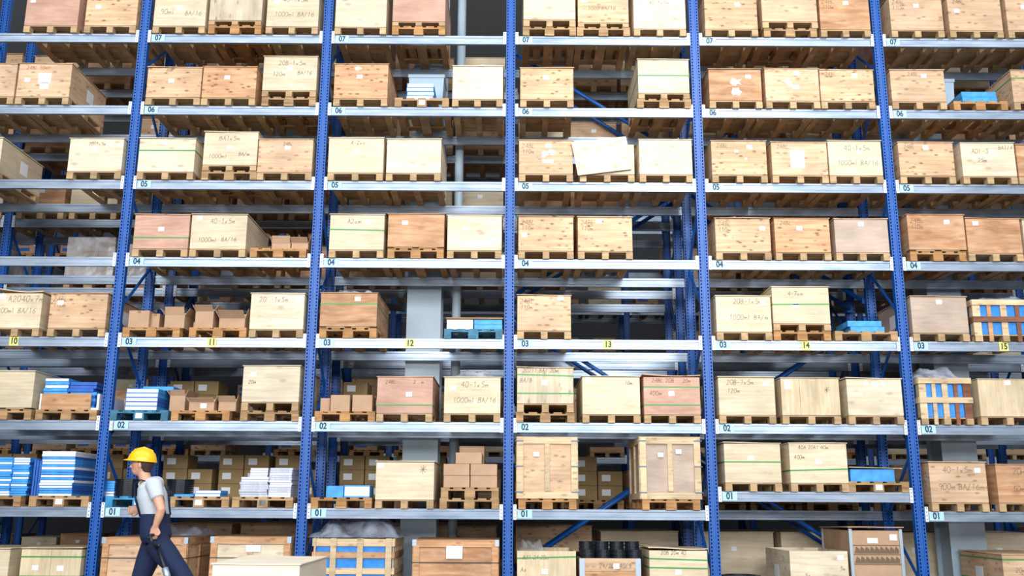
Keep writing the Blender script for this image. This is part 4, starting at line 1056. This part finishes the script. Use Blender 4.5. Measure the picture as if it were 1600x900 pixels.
for sh, el, wr, ha, s in ((shN, elN, wrN, haN, -1), (shF, elF, wrF, haF, 1)):
    body.tube([sh, (sh+el)/2, el, (el*.6+wr*.4), wr], [.058, .050, .042, .040, .028], 12)
    d = (ha - wr).normalized(); side = Vector((0, 1, 0)); fd = d.cross(side).normalized()
    palm = wr + d * .05
    body.tube([wr, wr + d*.03, wr + d*.085], [(.024, .030), (.018, .042), (.016, .042)], 10, flat=side)
    for i in range(4):
        o_ = fd * (-.031 + i*.021); ln = [.062, .072, .076, .066][i] * .9
        p0 = wr + d*.08 + o_; p1 = p0 + d*ln*.45 - side*s*.012; p2 = p1 + d*ln*.12 - side*s*-.028 * 1; p3 = p2 - d*ln*.35 + side*s*.014
        body.tube([p0, p1, p2, p3], [.0105, .010, .0095, .0085], 8)
    t0 = wr + d*.03 + fd*.035; body.tube([t0, t0 + d*.025 + fd*.018, t0 + d*.05 + fd*.012 + side*s*.02], [.013, .012, .010], 8)
for h_, k_, a_ in ((hpN, knN, anN), (hpF, knF, anF)):
    body.tube(leg_pts(h_, k_, a_), [.085, .075, .055, .052, .036], 12)
bo = remesh(body.build('body', 'skin', per, smooth=True), .0065, 2); bo['label'] = 'bare arms, neck and face'
sh_ = MB()
sh_.tube([waist + Vector((0, 0, -.05)), waist, chest, (chest+neckb)/2 + Vector((0, 0, .035)), neckb + Vector((0, 0, .005))], [(.165, .122), (.165, .120), (.185, .135), (.172, .112), (.075, .078)], 20)
for sh, el in ((shN, elN), (shF, elF)):
    sh_.tube([sh + Vector((0, (.09 if sh is shN else -.09), .01)), sh + Vector((0, 0, .004)), sh*.45 + el*.55], [.075, .078, .064], 14)
remesh(sh_.build('t_shirt', 'shirt', per, smooth=True), .010, 4)
tr = MB()
tr.tube([waist + Vector((0, 0, .02)), waist + Vector((0, 0, -.08)), pelv, pelv - Vector((0, 0, .06))], [(.178, .132), (.176, .134), (.180, .142), (.15, .12)], 20)
for h_, k_, a_, s in ((hpN, knN, anN, 0), (hpF, knF, anF, 1)):
    tr.tube(leg_pts(h_, k_, a_), [.118, .110, .088, .086, .078], 14)
remesh(tr.build('overalls', 'navy', per, smooth=True), .010, 4)
# bib and shoulder straps
def strap_path(s):
    y = .085 * s
    return [waist + Vector((-.115, y, .0)), chest + Vector((-.136, y, 0)), (chest+neckb)/2 + Vector((-.118, y, .045)), neckb + Vector((-.03, y*1.1, .012)), (chest+neckb)/2 + Vector((.115, y, .04)), chest + Vector((.135, y*.9, -.02)), waist + Vector((.12, y*.8, .01))]
b = MB()
for s in (-1, 1): b.tube(strap_path(s), [(.020, .006)]*7, 8, flat=Vector((0, 1, 0)))
b.build('shoulder_strap', 'navy', per, smooth=True)
b = MB(); b.tube([waist + Vector((-.118, 0, -.01)), chest + Vector((-.138, 0, -.03))], [(.105, .010), (.09, .010)], 10, flat=Vector((0, 1, 0))); b.build('bib', 'navy', per)
# hair under the helmet, at the back of the head
remesh(MB().ball(headc + Vector((.030, 0, .010)), (.088, .082, .088), 18, 12).ball(headc + Vector((.055, 0, -.045)), (.045, .062, .045), 14, 8).build('hair', 'hair', per, smooth=True), .009, 2)
Th = Matrix.Translation(headc + Vector((.004, 0, .045))) @ Matrix.Rotation(radians(4), 4, 'Y')
b = MB(); prof = [(.125, -.012), (.126, 0), (.118, .03), (.102, .070), (.075, .097), (.035, .112), (.003, .115)]
b.lathe(prof, 28); b.v = [(x*1.12, y*.92, z) for x, y, z in b.v]
hv = MB(); hv.v = [tuple(Th @ Vector(v)) for v in b.v]; hv.f = b.f; hv.mi = b.mi
hel = hv.build('hard_hat', 'helmet', per, smooth=True)
b = MB(); n = 24; vs = []
for j in range(n):
    t_ = 2*pi*j/n; ext = .010 + .030 * max(0, -cos(t_))**1.5
    for (r_2, zz) in ((.120, .004), (.120 + ext, -.010), (.120 + ext, -.016), (.118, -.014)): vs.append(Th @ Vector((cos(t_)*r_2*1.12, sin(t_)*r_2*.92, zz)))
b.add(vs, [(j*4+k, ((j+1) % n)*4+k, ((j+1) % n)*4+(k+1) % 4, j*4+(k+1) % 4) for j in range(n) for k in range(4)])
b.build('brim', 'helmet', hel, smooth=True)
MB().tube([Th @ Vector((-.12, 0, .03)), Th @ Vector((-.085, 0, .093)), Th @ Vector((0, 0, .120)), Th @ Vector((.085, 0, .093)), Th @ Vector((.12, 0, .03))], [.008, .011, .011, .011, .008], 8).build('crown_ridge', 'helmet', hel, smooth=True)
for a_, s in ((anN, -1), (anF, 1)):
    lift = a_.z - .10
    b = MB(); heel = Vector((a_.x + .05, a_.y, .045 + max(0, a_.z-.1))); toe = Vector((a_.x - .17, a_.y, .035))
    b.tube([a_ + Vector((0, 0, .03)), a_ + Vector((0, 0, -.03))], [.060, .058], 12); b.tube([heel, (heel+toe)/2, toe], [(.045, .045), (.048, .042), (.040, .032)], 12)
    remesh(b.build('work_boot', 'rubber', per, smooth=True), .008, 2)
tag(per, 'person in yellow hard hat, grey T-shirt and navy overalls walking left, pulling a pallet truck', 'person')

# pallet truck with its load
trk = empty('pallet_truck', (0, 0, 0))
h0_ = pp(240, 836, -.215); low = pp(296, 925, -.0); low = Vector((low.x, PY_ - .34, .42))
trk.location = (low.x, PY_ - .34, 0); off = trk.location.copy()
ht = h0_ - off; lo = low - off
dv = (lo - ht).normalized()
b = MB(); b.tube([ht + dv*.12, lo], .019, 10); b.build('handle_shaft', 'rubber', trk, smooth=True)
b = MB(); sd = Vector((0, 1, 0)); h1 = ht
b.tube([h1 + sd*.10, h1 + sd*-.10], .016, 10); b.tube([h1 + sd*-.10, h1 + dv*.07 + sd*-.10, h1 + dv*.14], .015, 8); b.tube([h1 + sd*.10, h1 + dv*.07 + sd*.10, h1 + dv*.14], .015, 8)
b.build('handle_loop', 'rubber', trk, smooth=True)
MB().tube([ht + dv*.34, ht + dv*.46], .030, 10).build('shaft_sleeve', 'steel', trk, smooth=True)
MB().box(lo.x - .07, lo.x + .09, -.09, .09, .12, .46, c=.02).build('pump_housing', 'rubber', trk)
MB().tube([(lo.x, -.10, .085), (lo.x, -.03, .085)], .085, 20).build('steer_wheel', 'rubber', trk, smooth=True)
MB().tube([(lo.x, .03, .085), (lo.x, .10, .085)], .085, 20).build('steer_wheel', 'rubber', trk, smooth=True)
fx = lo.x + .1
for y in (-.27, .11): MB().box(fx, fx + 1.30, y, y + .16, .085, .14, c=.01).build('fork', 'steel', trk); MB().tube([(fx + 1.15, y + .03, .042), (fx + 1.15, y + .13, .042)], .041, 14).build('load_roller', 'rubber', trk, smooth=True)
MB().box(fx - .02, fx + .03, -.27, .27, .10, .30, c=.01).build('fork_carriage', 'steel', trk)
tag(trk, 'pallet truck with black handle pulled by the worker, carrying the pale box', 'pallet truck')
px_ = at(334, 885, PY_ - .9).x; pw_ = at(470, 885, PY_ - .9).x - px_
pallet(px_ + .0, .142, PY_ - .92, round(pw_, 2), 'pallet', 'wooden pallet on the pallet truck under the pale box', None)
zt = at(400, 880, PY_ - .94).z
t = empty('pale_box', (px_, PY_ - .94, .142 + .144)); hh = zt - .286
MB().box(0, pw_, 0, 1.25, 0, hh - .015, c=.004).build('box_body', 'palebox', t); wobble_lid(pw_, 1.25, hh - .015, random.Random(2)).build('lid', 'palebox', t)
for fx_ in (.15, .78): MB().box(pw_*fx_, pw_*fx_ + .12, -.003, -.001, .05, .16).build('paper_label', 'paper', t)
tag(t, 'pale plywood box riding on the pallet truck behind the worker', 'crate')
